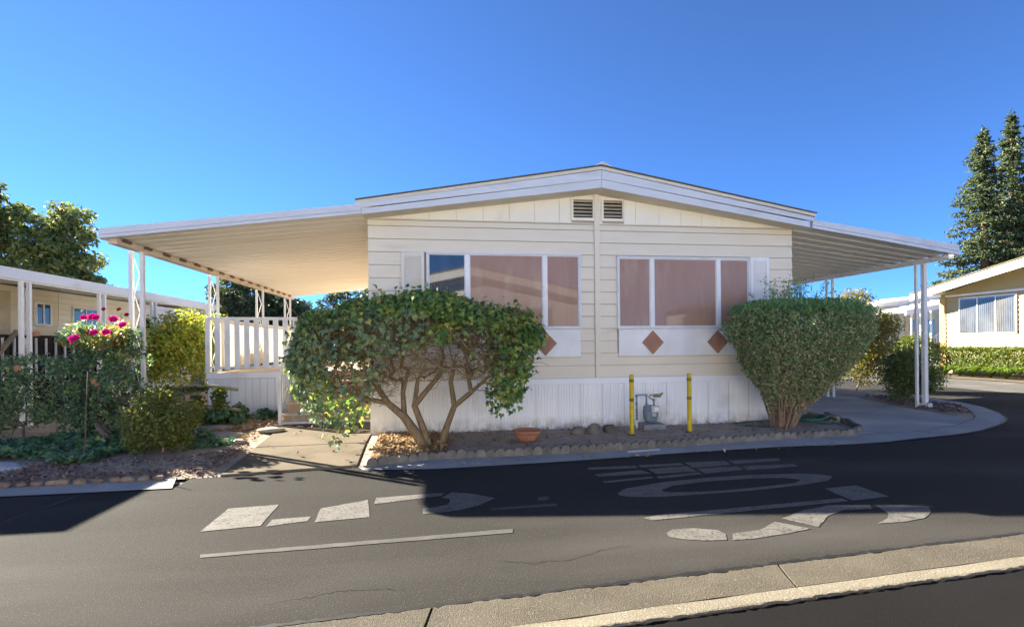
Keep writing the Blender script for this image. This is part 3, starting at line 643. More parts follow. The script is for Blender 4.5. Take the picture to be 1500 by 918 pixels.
home_window(-2.875, -.268, [-2.222, -.88], 1.79, 3.035, ['glass_dark', 'screen', 'screen'])
home_window(.465, 2.952, [1.082, 2.36], 1.79, 3.01, ['screen', 'screen', 'screen'])
for x0, x1, ds in ((-2.93, -.245, [-2.22, -.88]), (.455, 2.96, [1.088, 2.335])):
    po = MB().box(x0, x1, -.040, -.001, 1.27, 1.752).build('apron_panel', 'white', home, bevel=.004)
    MB().box(x0 - .012, x1 + .012, -.046, -.001, 1.250, 1.268).build('edge_strip', 'cream', po)
    for d in ds: MB().prismY([(d - .205, 1.508), (d, 1.292), (d + .205, 1.508), (d, 1.724)], -.056, -.041).build('diamond_tile', 'diamond', po, bevel=.004)
for x0, x1, mm in ((-3.325, -2.945, 'shutter'), (2.998, 3.375, 'white')):
    s = MB(); w = .055
    s.box(x0, x0 + w, -.055, -.001, 1.80, 3.06).box(x1 - w, x1, -.055, -.001, 1.80, 3.06).box(x0 + w, x1 - w, -.055, -.001, 2.99, 3.06).box(x0 + w, x1 - w, -.055, -.001, 1.80, 1.87)
    so = s.build('shutter', mm, home, bevel=.004); sl = MB(); z = 1.88
    while z < 2.975: sl.prismX([(-.050, z), (-.046, z + .004), (-.026, z + .034), (-.030, z + .030)], x0 + w, x1 - w); z += .036
    sl.box(x0 + w, x1 - w, -.028, -.022, 1.87, 2.99); sl.build('slats', mm, so, kind='stuff')
# skirting: corrugated panels and top band
MB().box(XL, XR, -.045, -.002, .79, .895).build('skirt_band', 'skirt', home, bevel=.004)
x = XL
while x < XR - .05:
    w = min(.40, XR - x); m = MB(); prof = []; n = 8
    for k in range(n):
        a = x + w * k / n; b = w / n
        prof += [(a, -.030), (a + b * .30, -.030), (a + b * .42, -.020), (a + b * .86, -.020), (a + b * .97, -.030)]
    prof[-1] = (x + w - .010, -.030); prof += [(x + w - .008, -.021), (x + w, -.021)]
    vs = [(px, py, .0) for px, py in prof] + [(px, py, .79) for px, py in prof]; q = len(prof)
    m.add(vs, [(i, i + 1, q + i + 1, q + i) for i in range(q - 1)]); m.build('skirt_panel', 'skirt', home); x += w
# roof
roof = MB().prismY([(-3.98, roofz(-3.98)), (.03, roofz(.03)), (4.02, roofz(4.02)), (4.02, roofz(4.02) + .07), (.03, roofz(.03) + .07), (-3.98, roofz(-3.98) + .07)], -.40, HL + .3).build('roof', 'roofing', home)
MB().prismY([(-3.99, roofz(-3.98) + .005), (.03, roofz(.03) + .005), (4.03, roofz(4.02) + .005), (4.03, roofz(4.02) + .058), (.03, roofz(.03) + .058), (-3.99, roofz(-3.98) + .058)], -.435, -.402).build('edge_trim', 'cream', roof)
MB().prismY([(-4.0, roofz(-3.98) + .06), (.03, roofz(.03) + .06), (4.05, roofz(4.02) + .06), (4.05, roofz(4.02) + .078), (.03, roofz(.03) + .085), (-4.0, roofz(-3.98) + .078)], -.45, -.402).build('gravel_stop', 'roof_edge', roof)
MB().prismY([(-.13, 4.475), (.06, 4.575), (.25, 4.475), (.21, 4.47), (.06, 4.55), (-.09, 4.47)], -.44, HL + .3).build('ridge_cap', 'fascia', roof)
MB().add([(-.1, -.425, 4.47), (.22, -.425, 4.47), (.06, -.425, 4.555)], [(0, 1, 2)]).build('cap_end', 'fascia', roof)
# fascia: two bands, deep at the ridge and shallow at the eaves
def fas(xa, ta, ba, xb, tb, bb, y0, y1, name='fascia', m='fascia', par=None):
    MB().prismY([(xa, ta), (xb, tb), (xb, bb), (xa, ba)], y0, y1).build(name, m, par or home, bevel=.005)
fas(-3.98, 3.738, 3.665, .03, 4.42, 4.265, -.45, -.42); fas(.034, 4.42, 4.265, 4.0, 3.722, 3.65, -.45, -.42)
fas(-3.90, 3.664, 3.575, .03, 4.264, 4.125, -.438, -.41); fas(.034, 4.264, 4.125, 3.90, 3.648, 3.545, -.438, -.41)
MB().add([(-3.9, -.41, 3.58), (.03, -.41, 4.13), (.03, 0, 4.13), (-3.9, 0, 3.60), (3.9, -.41, 3.55), (3.9, 0, 3.60)], [(0, 1, 2, 3), (1, 4, 5, 2)]).build('soffit', 'cream', home)

# ------------------------------------------------------------------ awnings
def scroll(m, x, y0, y1, z0, z1, axis):
    """bent iron scrolls between the two legs of a post"""
    n = int((z1 - z0) / .30)
    for k in range(n):
        zc = z0 + (k + .5) * (z1 - z0) / n; pts = []
        for i in range(9):
            t = -math.pi / 2 + math.pi * i / 8; s = 1 if k % 2 else -1
            pts.append((0, s * math.sin(t) * .5 + .5, zc + .12 * math.sin(2 * t) + .10 * math.sin(t)))
        P = [((x, y0 + (y1 - y0) * p[1], p[2]) if axis == 'y' else (y0 + (y1 - y0) * p[1], x, p[2])) for p in pts]
        m.tube(P, .008, 4, caps=False)
def post_pair(par, x, y, z1, gap=.15, w=.045, axis='x', z0=0, sc=True, wide=None):
    for i in (-1, 1):
        ww = w if not (wide and i == 1) else wide
        px, py = (x + i * gap / 2, y) if axis == 'x' else (x, y + i * gap / 2)
        MB().box(px - ww / 2, px + ww / 2, py - ww / 2, py + ww / 2, z0, z1).build('post', 'white_post', par, bevel=.004)
    if sc:
        m = MB(); scroll(m, y if axis == 'x' else x, (x if axis == 'x' else y) - gap / 2, (x if axis == 'x' else y) + gap / 2, z0 + .25, z1 - .1, axis)
        m.build('scrollwork', 'white_post', par)
def pan(par, xi, zi, xo, zo, y0, y1, m, y0o=None, y1o=None, rib=.045):
    """one roof pan: flat bottom with a raised rib, spanning from the house to the outer beam"""
    y0o = y0 if y0o is None else y0o; y1o = y1 if y1o is None else y1o
    prof = [(0, 0), (.60, 0), (.66, rib), (.92, rib), (1, 0)]
    vs = []
    for x, z, a, b in ((xi, zi, y0, y1), (xo, zo, y0o, y1o)):
        vs += [(x, a + (b - a) * t, z + h) for t, h in prof]
        vs += [(x, a + (b - a) * t, z + h + .006) for t, h in prof]
    n = len(prof); f = []
    for i in range(n - 1):
        f += [(i, i + 1, 2 * n + i + 1, 2 * n + i), (n + i + 1, n + i, 3 * n + i, 3 * n + i + 1)]
    f += [(0, 2 * n, 3 * n, n), (n - 1, 2 * n - 1, 4 * n - 1, 3 * n - 1)]
    MB().add(vs, f).build('roof_pan', m, par)
# left awning
awl = empty('patio_awning', (-5.8, 0, 0), 'large white metal awning on paired posts over the deck left of the cream home', 'awning')
zi, zo, xo = 3.60, 3.20, -7.66
n = 34; yb = 9.7
for k in range(n): pan(awl, -3.87, zi, xo, zo, -.36 + k * (yb + .36) / n, -.36 + (k + 1) * (yb + .36) / n, 'soffit', -.24 + k * (yb + .24) / n, -.24 + (k + 1) * (yb + .24) / n, rib=.018)
def awn_fascia(par, xa, ya, xb, yb_, zta, zba, ztb, zbb, m='fascia'):
    """front fascia: grooved gutter face in three strips"""
    for i in range(3):
        f0, f1 = i / 3, (i + 1) / 3
        a1, a0 = zta + (zba - zta) * f0, zta + (zba - zta) * f1 + .004; b1, b0 = ztb + (zbb - ztb) * f0, ztb + (zbb - ztb) * f1 + .004
        d = (.0, -.012, -.004)[i]
        dx, dy = xb - xa, yb_ - ya; l = math.hypot(dx, dy); nx, ny = -dy / l, dx / l
        if ny < 0: nx, ny = -nx, -ny
        vs = []
        for off in (d, .05):
            vs += [(xa + nx * off, ya + ny * off, a0), (xb + nx * off, yb_ + ny * off, b0), (xb + nx * off, yb_ + ny * off, b1), (xa + nx * off, ya + ny * off, a1)]
        MB().add(vs, [(0, 1, 2, 3), (7, 6, 5, 4), (0, 4, 5, 1), (2, 6, 7, 3), (1, 5, 6, 2), (3, 7, 4, 0)]).build('fascia', m, par)
awn_fascia(awl, -7.72, -.30, -3.905, -.44, 3.30, 3.145, 3.74, 3.58)
MB().box(-7.74, -7.722, -.30, yb, 3.14, 3.30).build('side_fascia', 'fascia', awl)
MB().box(-7.715, -7.58, -.13, yb, 3.10, 3.192).build('beam', 'beam', awl)
for y in (.55, 3.5, 6.5, 9.2): post_pair(awl, -7.67, y, 3.10, gap=.17, w=.06 if y < 1 else .05)
for k in range(16):
    y = -.02 + k * .6; MB().box(-7.579, -7.55, y, y + .22, 3.15, 3.19).build('bracket', 'rust', awl)
# right awning (its front edge runs back a little)
awr = empty('carport_awning', (5.8, 0, 0), 'grey white metal carport awning with ribbed underside right of the cream home', 'awning')
fy = lambda x: -.40 + (x - 3.88) * (.70 / 3.95); xo2 = 7.83
n = 20; yb2 = 6.7
for k in range(n):
    f0, f1 = k / n, (k + 1) / n
    a0, a1 = fy(3.88) + .06 + f0 * (yb2 - fy(3.88)), fy(3.88) + .06 + f1 * (yb2 - fy(3.88)); b0, b1 = fy(xo2) + .06 + f0 * (yb2 - fy(xo2)), fy(xo2) + .06 + f1 * (yb2 - fy(xo2))
    pan(awr, 3.88, 3.585, xo2, 3.27, a0, a1, 'soffit_r', b0, b1, rib=.042)
awn_fascia(awr, 3.99, fy(3.99) - .02, 7.86, fy(7.86) - .02, 3.70, 3.54, 3.45, 3.235)
MB().box(7.71, 7.82, fy(7.8) + .07, yb2, 3.17, 3.262).build('beam', 'soffit_r', awr)
for y, wide in ((1.05, .085), (3.6, None), (6.2, None)): post_pair(awr, 7.75 if y < 2 else 7.70, y, 3.17, gap=.20 if y < 2 else .17, w=.05, axis='x', sc=False, wide=wide)
MB().prism([(7.77, .95), (7.93, .95), (7.93, 1.13), (7.77, 1.13)], .02, .12).build('post_foot', 'white_post', awr, bevel=.01)
m = MB(); scroll(m, 1.05, 7.66, 7.84, 2.1, 2.9, 'x'); m.build('scrollwork', 'white_post', awr)

# ------------------------------------------------------------------ deck with rails and steps
deck = empty('deck', (-5.7, 4, 0), 'raised deck with tan floor, white board skirt and white railings under the awning', 'deck')
DF = 2.62
x = -7.44
while x < -5.74:
    w = .145; MB().box(x, min(x + w - .006, -5.72), DF, DF + .02, .03, .84 + .0).build('skirt_board', 'skirt', deck, bevel=.003); x += w
MB().box(-7.47, -5.70, DF - .02, DF + .02, .845, .965).build('rim_board', 'skirt', deck, bevel=.004)
y = DF + .02
while y < 9.3: MB().box(-7.46, -3.9, y, min(y + .138, 9.3), .93, .972).build('floor_board', 'deckfloor', deck); y += .144
MB().box(-7.45, -7.43, DF + .02, 9.3, .03, .925).build('side_skirt', 'skirt', deck)
MB().box(-7.48, -5.68, DF - .01, DF + .05, 2.06, 2.12).build('top_rail', 'white', deck, bevel=.004)
MB().box(-7.44, -5.72, DF + .003, DF + .037, 1.06, 1.10).build('bottom_rail', 'white', deck, bevel=.003)
for k in range(10):
    xx = -7.44 + k * (1.72 / 9); ww = .09 if k in (0, 9) else .105
    MB().box(xx - ww / 2, xx + ww / 2, DF - .018 if k not in (0, 9) else DF - .015, DF + .002 if k not in (0, 9) else DF + .045, .972 if k in (0, 9) else 1.03, 2.06).build('baluster', 'white', deck, bevel=.003)
# corrugated fibreglass side screen, one object per sheet
yy = DF + .15
while yy < 9.2:
    m = MB(); q = 33; w = 1.0; L = min(w, 9.25 - yy)
    vs = [(-7.37 + .035 * math.cos(2 * math.pi * i / 8), yy + L * i / (q - 1), zz) for zz in (1.06, 2.06) for i in range(q)]
    m.add(vs, [(i, i + 1, q + i + 1, q + i) for i in range(q - 1)]); m.build('corrugated_sheet', 'fibre', deck, smooth=False); yy += w
MB().box(-7.44, -7.34, DF + .06, 9.25, 2.06, 2.10).build('side_rail', 'white', deck)
for k in range(5): MB().box(-7.45, -7.41, 3.2 + k * 1.5, 3.25 + k * 1.5, .972, 2.06).build('rail_post', 'white', deck)
steps = empty('wooden_steps', (-4.8, 2, 0), 'tan painted steps with cream treads and white handrail, rising from walk to deck', 'steps')
for k in range(5):
    y0 = 1.45 + k * .29; z1 = .035 + .187 * (k + 1)
    MB().box(-5.66, -3.92, y0, y0 + .02, z1 - .187 + (.0 if k == 0 else .0), z1 - .032).build('riser', 'step', steps)
    if k < 4: MB().box(-5.69, -3.91, y0 - .03, y0 + .286, z1 - .03, z1).build('tread', 'tread', steps, bevel=.006)
MB().box(-5.70, -3.92, 1.43, 1.47, .025, .07).build('kick_board', 'white', steps)
MB().bar((-5.68, 1.42, .95), (-5.68, 2.60, 2.02), .05, .05).build('handrail', 'white', steps)
MB().bar((-5.68, 1.42, .35), (-5.68, 2.60, 1.10), .04, .05).build('stringer_rail', 'white', steps)
MB().box(-5.71, -5.65, 1.37, 1.43, .03, 1.02).build('newel', 'white', steps)
for k in range(8):
    y = 1.55 + k * .135; f = (y - 1.42) / 1.18
    MB().box(-5.695, -5.665, y - .015, y + .015, .36 + .75 * f, .94 + 1.07 * f).build('baluster', 'white', steps)

# ------------------------------------------------------------------ bits in the front bed
def bollard(x, y, h, lab):
    t = empty('bollard', (x, y, 0), lab, 'bollard', 'yellow pipe bollards guarding the gas meter')
    MB().lathe([(0, h + .012), (.022, h + .008), (.034, h), (.036, h - .02), (.036, -.05)], (x, y, 0), 14).build('pipe', 'yellow', t, smooth=True)
    for zb in (h - .115, h - .42): MB().lathe([(.0372, zb), (.0378, zb + .025), (.0372, zb + .05)], (x, y, 0), 14).build('band', 'band', t, smooth=True)
    MB().box(x - .10, x + .03, y - .09, y + .02, .03, .05).build('foot_chip', 'concrete', t)
bollard(.32, -.96, .99, 'yellow steel pipe bollard immediately left of the grey gas meter')
bollard(1.32, -.92, .99, 'yellow steel pipe bollard standing alone to the right of the gas meter')
bl = MB().box(.67, 1.06, -.62, -.28, .0, .13).build('concrete_block', 'block', None, bevel=.01); tag(bl, 'grey concrete block lying under the gas meter', 'block')
gm = empty('gas_meter', (.87, -.42, .13), 'grey blue gas meter with pipes and white dial plate between yellow bollards', 'gas meter')
cx, cy = .87, -.42
m = MB()
for zz, w, d in ((.13, .075, .06), (.145, .10, .08), (.25, .125, .095), (.34, .135, .10), (.40, .135, .10), (.425, .10, .08), (.43, .04, .04)):
    pass
prof = [(.06, .13), (.095, .15), (.118, .22), (.125, .30), (.13, .315), (.13, .335), (.122, .345), (.118, .40), (.09, .43), (.03, .436)]
vs = []; nseg = 16
for r, z in prof:
    for j in range(nseg):
        t = 2 * math.pi * j / nseg; c_, s_ = math.cos(t), math.sin(t); k = 1 / (abs(c_) ** 4 + abs(s_) ** 4) ** .25
        vs.append((cx + r * c_ * k, cy + r * .72 * s_ * k, z))
m.add(vs, [(i * nseg + j, i * nseg + (j + 1) % nseg, (i + 1) * nseg + (j + 1) % nseg, (i + 1) * nseg + j) for i in range(len(prof) - 1) for j in range(nseg)] + [tuple(range(nseg))[::-1], tuple((len(prof) - 1) * nseg + j for j in range(nseg))])
m.build('body', 'meter', gm, smooth=True)
io = MB().box(cx - .04, cx + .115, cy - .135, cy - .075, .325, .435).build('index_box', 'meter_light', gm, bevel=.008)
MB().box(cx + .01, cx + .085, cy - .140, cy - .136, .345, .41).build('dial_plate', 'white', io)
for dx in (.0, .092): MB().lathe([(.007, 0), (.007, .004), (0, .004)], (0, 0, 0), 8).build('bolt', 'dark', io).location = Vector((cx + dx, cy - .137, .38)) - WL[gm.name]
MB().box(cx - .01, cx + .055, cy - .10, cy - .087, .255, .305).build('tag_plate', 'meter_light', gm)
px = .62
m = MB().tube([(px, cy, .0), (px, cy, .18)], .017, 10); m.build('riser_sleeve', 'white', gm, smooth=True)
m = MB().tube([(px, cy, .18), (px, cy, .36)], .014, 10)
for zz in (.20, .25, .30, .345): m.tube([(px - .0, cy, zz), (px, cy, zz + .025)], .024, 8)
m.build('valve_stack', 'meter', gm, smooth=True)
m = MB().tube([(px, cy, .36), (px, cy, .59), (px + .012, cy, .61), (px + .12, cy, .615), (cx - .075, cy, .60), (cx - .072, cy, .43)], .014, 10)
for p in ((px, cy, .60), (cx - .075, cy, .605), (cx - .072, cy, .45), (px, cy, .47)): m.tube([(p[0], p[1], p[2] - .022), (p[0], p[1], p[2] + .022)], .022, 10)
m.build('inlet_pipe', 'pipe', gm, smooth=True)
m = MB().tube([(cx + .06, cy, .43), (cx + .06, cy, .52)], .016, 10).tube([(cx + .06, cy, .50), (cx + .06, cy, .54)], .026, 10); m.build('outlet_pipe', 'pipe', gm, smooth=True)
pts = [(cx + .06, cy, .53), (cx + .00, cy, .545), (cx - .03, cy, .57), (cx - .02, cy, .60), (cx + .05, cy, .612), (cx + .16, cy, .615), (cx + .21, cy, .635), (cx + .245, cy + .05, .63), (cx + .25, cy + .1, .60), (cx + .245, cy + .15, .575)]
MB().tube(pts, .011, 8).build('flex_hose', 'flex', gm, smooth=True)
MB().tube([(cx + .13, cy + .17, .565), (cx + .26, cy + .17, .565)], .02, 8).tube([(cx + .22, cy + .17, .57), (cx + .24, cy + .40, .57)], .014, 8).build('shutoff_valve', 'meter', gm, smooth=True)
pot = empty('clay_pot', (-1.42, -1.2, .04), 'wide shallow terracotta pot on the soil in front of the white skirting', 'plant pot')
MB().lathe([(0, .0), (.11, .0), (.155, .05), (.19, .12), (.195, .145), (.212, .15), (.215, .185), (.195, .19), (.188, .17), (.17, .10), (0, .09)], (-1.42, -1.2, .03), 28).build('bowl', 'terracotta', pot, smooth=True)
MB().lathe([(.0, .125), (.10, .13), (.178, .12)], (-1.42, -1.2, .03), 20).build('soil', 'soil', pot, smooth=True)
for i, (x, y, s, lab) in enumerate([(-.50, -.78, .13, 'small pointed brown rock at the left end of the trio by the skirting'), (-.22, -.70, .17, 'largest brown rock, in the middle of the trio by the skirting'), (.06, -.66, .15, 'brown rock at the right end of the trio, nearest the yellow bollard')]):
    o = link('rock', stone_mesh('rock', 'rock', 40 + i, 1.3, .8, .8), None, (x, y, .07)); o.scale = (s, s, s); o.rotation_euler = (.1 * i, .2 - .2 * i, i); tag(o, lab, 'rock', 'rocks by the skirting')
# hose
m = MB(); pts = []
for k in range(150):
    t = k / 149 * 2 * math.pi * 4.2; rr = .36 + .05 * math.sin(t * .37) + .03 * math.sin(t * 1.3)
    pts.append((3.86 + rr * math.cos(t) + .06 * math.sin(t * .21), -.42 + rr * .75 * math.sin(t) + .05 * math.cos(t * .31), .075 + .018 * (k / 149 * 4.2) + .015 * math.sin(t * 2.1)))
pts += [(3.4, -.62, .06), (3.0, -.80, .06), (2.65, -.72, .055), (2.42, -.50, .055), (2.5, -.3, .055), (2.9, -.2, .055), (3.3, -.15, .06)]
hs = m.tube(pts, .013, 6).build('garden_hose', 'hose', None, smooth=True); tag(hs, 'dark green garden hose coiled on the soil behind the clipped bush', 'hose')
bd = MB().box(4.40, 4.47, -.45, .35, .0, .13).build('wooden_edging', 'wood_old', None, bevel=.006); bd.rotation_euler = (0, 0, 0); tag(bd, 'short dark timber edging board at the driveway end of the bed', 'edging board')

# ------------------------------------------------------------------ neighbour on the left
nb = empty('neighbour_home', (-12.6, 4, 0), 'neighbouring beige mobile home with low pitched awning roof at the left edge', 'house')
MB().box(-19, -12.62, -.3, 13.6, 0, 2.98).build('wall', 'nsiding', nb)
z = .9; k = 0
while z < 2.9:
    for ya, yb_, mm in ((-.3, 6.28, 'nsiding'), (6.30, 13.6, 'nsiding2')):
        MB().prismY([(0, 0), (0, 0), (0, 0)], 0, 1) if False else None
        vs = [(-12.62, ya, z), (-12.590, ya, z), (-12.610, ya, z + .138), (-12.62, ya, z + .138)]
        m = MB().add(vs + [(a, yb_, c) for a, _, c in vs], [(0, 1, 2, 3), (7, 6, 5, 4), (1, 5, 6, 2), (0, 4, 5, 1), (3, 2, 6, 7)]); m.build('siding_board', mm, nb)
    z += .15
def side_window(par, X, y0, y1, z0, z1, glass, ny=1, frame='white', sgn=1):
    w = .05; f = MB(); xa, xb = sorted((X, X + sgn * .05))
    f.box(xa, xb, y0 - w, y1 + w, z1, z1 + w).box(xa, xb, y0 - w, y1 + w, z0 - w, z0).box(xa, xb, y0 - w, y0, z0, z1).box(xa, xb, y1, y1 + w, z0, z1)
    fo = f.build('window', frame, par)
    for k in range(ny):
        a = y0 + (y1 - y0) * k / ny + (.02 if k else 0); b = y0 + (y1 - y0) * (k + 1) / ny - (.02 if k + 1 < ny else 0)
        g = glass if isinstance(glass, str) else glass[k]
        xg, xh = sorted((X, X + sgn * .03))
        MB().box(xg, xh, a, b, z0, z1).build('pane', g, fo)
        if k: MB().box(xa, xb, a - .04, a, z0, z1).build('mullion', frame, fo)
side_window(nb, -12.597, 5.50, 5.95, 2.13, 2.62, ['glass_curtain', 'glass_dark'], 2)
side_window(nb, -12.597, 6.80, 7.80, 1.95, 2.60, 'glass_blue', 2)
side_window(nb, -12.597, 9.95, 10.6, 2.1, 2.52, 'glass_dark', 1)
MB().box(-12.60, -12.55, 8.95, 9.75, 1.2, 2.60).build('door', 'nsiding2', nb)
MB().box(-12.60, -12.54, 3.75, 4.68, .95, 2.85).build('door', 'door', nb)
for k in range(34): MB().box(-12.35, -12.30, 2.6 + k * .145, 2.6 + k * .145 + .125, .0, 1.78).build('porch_board', 'darkwood', nb)
MB().box(-12.594, -12.29, 2.55, 7.6, 1.782, 1.83).build('porch_rail', 'darkwood', nb)
MB().bar((-11.6, 2.2, .5), (-12.3, 4.5, 1.9), .06, .10).build('stair_rail', 'wood_old', nb)
for k in range(14): MB().box(-12.27, -12.235, 3.4 + k * .32, 3.435 + k * .32, .75, 1.76).build('baluster', 'white_post', nb)
na = empty('neighbour_awning', (-11.5, 5, 0), 'white flat awning on paired posts along the neighbouring beige home', 'awning')
for k in range(16): pan(na, -12.63, 3.02, -10.44, 2.86, -.42 + k * .685, -.42 + (k + 1) * .685, 'soffit_r')
MB().box(-10.44, -10.40, -.46, 10.6, 2.79, 2.99).build('fascia', 'fascia', na)
MB().box(-12.6, -10.44, -.46, -.43, 2.80, 3.0).build('fascia', 'fascia', na)
MB().box(-19.3, -12.4, -.5, 13.8, 3.07, 3.16).build('roof', 'roofwhite', nb)
MB().box(-10.50, -10.445, -.42, 10.5, 2.76, 2.84).build('beam', 'white_post', na)
for y in (2.16, 4.4, 6.6, 9.9): post_pair(na, -10.46, y, 2.76, gap=.19, w=.062, axis='y')
post_pair(na, -10.46, -.2, 2.76, gap=.19, w=.062, axis='y')
bh = empty('distant_home', (-17, 22, 0), 'pale blue grey home with flat eave seen beyond the left neighbour', 'house')
MB().prismX([(21.4, 0), (29, 0), (29, 3.7), (21.4, 3.55)], -19.5, -13.6).build('wall', 'bluewall', bh)
MB().box(-19.9, -13.3, 21.0, 29.3, 3.66, 3.86).build('roof', 'roofwhite', bh)
MB().box(-15.85, -15.7, 21.30, 21.40, .0, 3.66).build('corner_post', 'white_post', bh)

# ------------------------------------------------------------------ yellow house and others on the right
yh = empty('yellow_house', (20.5, 10, 0), 'sunlit pale yellow home with white gabled fascia and curtained window across the side street', 'house')
YX = 20.5
MB().prismX([(-.6, 0), (11.95, 0), (11.95, 3.6), (3.2, 5.9), (-.6, 4.9)], YX, 31).build('wall', 'ystuc', yh)
z = .5
while z < 3.45:
    MB().prismY([(YX - .002, z + .19), (YX - .008, z + .19), (YX - .03, z), (YX - .002, z)], -.6, 11.70).build('siding_board', 'ystuc', yh); z += .195
MB().box(YX - .06, YX - .002, 11.70, 11.97, 0, 3.45).build('corner_trim', 'ytrim', yh)
MB().box(YX - .05, YX - .002, -.6, 11.7, 3.45, 3.54).build('belly_band', 'white', yh)
sl_ = (4.40 - 3.62) / (12.45 - 8.5)
def yroof(y): return 3.62 + (12.45 - y) * sl_
m = MB().prismX([(12.45, yroof(12.45)), (3.0, yroof(3.0)), (3.0, yroof(3.0) + .10), (12.45, yroof(12.45) + .10)], YX - 1.0, 31.4); m.build('roof', 'roofwhite', yh)
MB().prismX([(12.5, yroof(12.5) - .26), (3.0, yroof(3.0) - .30), (3.0, yroof(3.0) + .06), (12.5, yroof(12.5) + .06)], YX - 1.08, YX - 1.01).build('fascia', 'white', yh)
MB().prismX([(12.52, yroof(12.5) + .065), (3.0, yroof(3.0) + .065), (3.0, yroof(3.0) + .11), (12.52, yroof(12.5) + .11)], YX - 1.12, YX - 1.01).build('gravel_stop', 'roof_edge', yh)
side_window(yh, YX - .031, 8.80, 11.02, 1.79, 3.31, ['glass_curtain', 'glass_curtain', 'glass_curtain'], 3, 'white', -1)
ct = MB()
for k in range(26):
    y = 8.84 + k * .083; ct.box(YX - .066, YX - .0635, y, y + .035, 1.83, 3.24)
ct.build('blind_strips', 'curtain', yh, kind='stuff')
# carport beyond the yellow house and the pale green home with a door
fh = empty('green_home', (34, 26, 0), 'pale green home with cream door and white steps far back on the right', 'house')
MB().box(30.9, 44, 26, 34, 0, 4.15).build('wall', 'greenwall', fh)
MB().prismY([(30.3, 4.1), (45, 4.1), (45, 4.3), (38, 5.3), (30.3, 4.3)], 25.6, 34.5).build('roof', 'roofwhite', fh)
dr = MB().box(33.0, 34.25, 25.94, 25.999, 1.0, 3.35).build('door', 'door', fh); MB().box(33.35, 33.95, 25.92, 25.939, 2.2, 3.1).build('pane', 'glass_dark', dr)
MB().box(34.85, 35.6, 25.94, 25.999, 1.9, 3.1).build('window', 'glass_dark', fh)
for k in range(5): MB().box(32.6 + k * .3, 32.9 + k * .3, 24.4, 25.9, 0, .2 + k * .17).build('step', 'white', fh)
MB().bar((32.6, 24.4, 1.0), (34.4, 24.4, 2.1), .08).build('stair_rail', 'white_post', fh)
for k in range(8): MB().box(32.65 + k * .23, 32.70 + k * .23, 24.38, 24.42, .2 + k * .13, 1.0 + k * .14).build('baluster', 'white_post', fh)
ca = empty('distant_carport', (30, 22, 0), 'small white awning with a slanted fascia in front of the pale green home', 'awning')
MB().prismY([(28.0, 3.15), (39, 4.95), (39, 5.15), (28.0, 3.5)], 21.0, 21.1).build('fascia', 'white', ca)
for k in range(12): MB().prismX([(21.1, 3.18 + .163 * 1.0 * k + .16), (25.55, 3.18 + .163 * k + .16), (25.55, 3.21 + .163 * k + .16), (21.1, 3.21 + .163 * k + .16)], 28.0 + k * .92, 28.9 + k * .92).build('roof_pan', 'soffit', ca)
for xx in (28.6, 29.3, 30.1, 33.4): MB().box(xx, xx + .09, 21.2, 21.29, 0, 3.3 + (xx - 28.6) * .16).build('post', 'white_post', ca)
# unseen homes across the lane: middle one reflected, outer two added for bounce light
def opposite_home(xc, label):
    oh = empty('opposite_home', (xc, -11.8, 0), label, 'house')
    w = 4.6; y = -12.0
    MB().prismY([(xc - w, 0), (xc + w, 0), (xc + w, 3.55), (xc, 4.45), (xc - w, 3.55)], -24, y).build('wall', 'white', oh)
    for s in (-1, 1):
        a, b = sorted(((xc + s * (w + .35), 3.52), (xc + s * .005, 4.56)))
        MB().prismY([a, b, (b[0], b[1] - .30), (a[0], a[1] - .30)], y + .40, y + .46).build('fascia', 'white', oh)
    MB().prismY([(xc - w - .35, 3.5), (xc, 4.56), (xc + w + .35, 3.5), (xc + w + .35, 3.6), (xc, 4.66), (xc - w - .35, 3.6)], -24.3, y + .39).build('roof', 'roofing', oh)
    for x0, x1 in ((xc - 3.4, xc - .9), (xc + .8, xc + 3.3)):
        f = MB().box(x0, x1, y + .002, y + .05, 1.8, 3.0).build('window', 'alu', oh); MB().box(x0 + .06, x1 - .06, y + .052, y + .06, 1.86, 2.94).build('pane', 'glass_curtain', f)
opposite_home(-1.4, 'white gabled home across the lane, seen only as a reflection in the windows')
opposite_home(-13.2, 'unseen white gabled home added left of the reflected home to bounce light')
opposite_home(17.2, 'unseen white gabled home added right of the reflected home to bounce light')
struct('driveway', MB().sheet([(-40, -11.9), (24, -11.9), (24, -9.6), (-40, -9.6)], .005), 'concrete_bounce')  # unseen pale paving, added to bounce light onto the home's front

# ------------------------------------------------------------------ plants
def unit(v): return v / (np.linalg.norm(v, axis=1)[:, None] + 1e-9)
def clump_cloud(centers, radii, per, flat=.8):
    """points on and in many small blobs; returns positions and outward normals"""
    n = len(centers); d = unit(rng.normal(0, 1, (n * per, 3))); r = rng.uniform(.35, 1.0, (n * per, 1)) ** .5
    c = np.repeat(centers, per, 0); R = np.repeat(radii, per)[:, None]
    off = d * r * R; off[:, 2] *= flat
    return c + off, unit(d + np.array((0, 0, .35)))

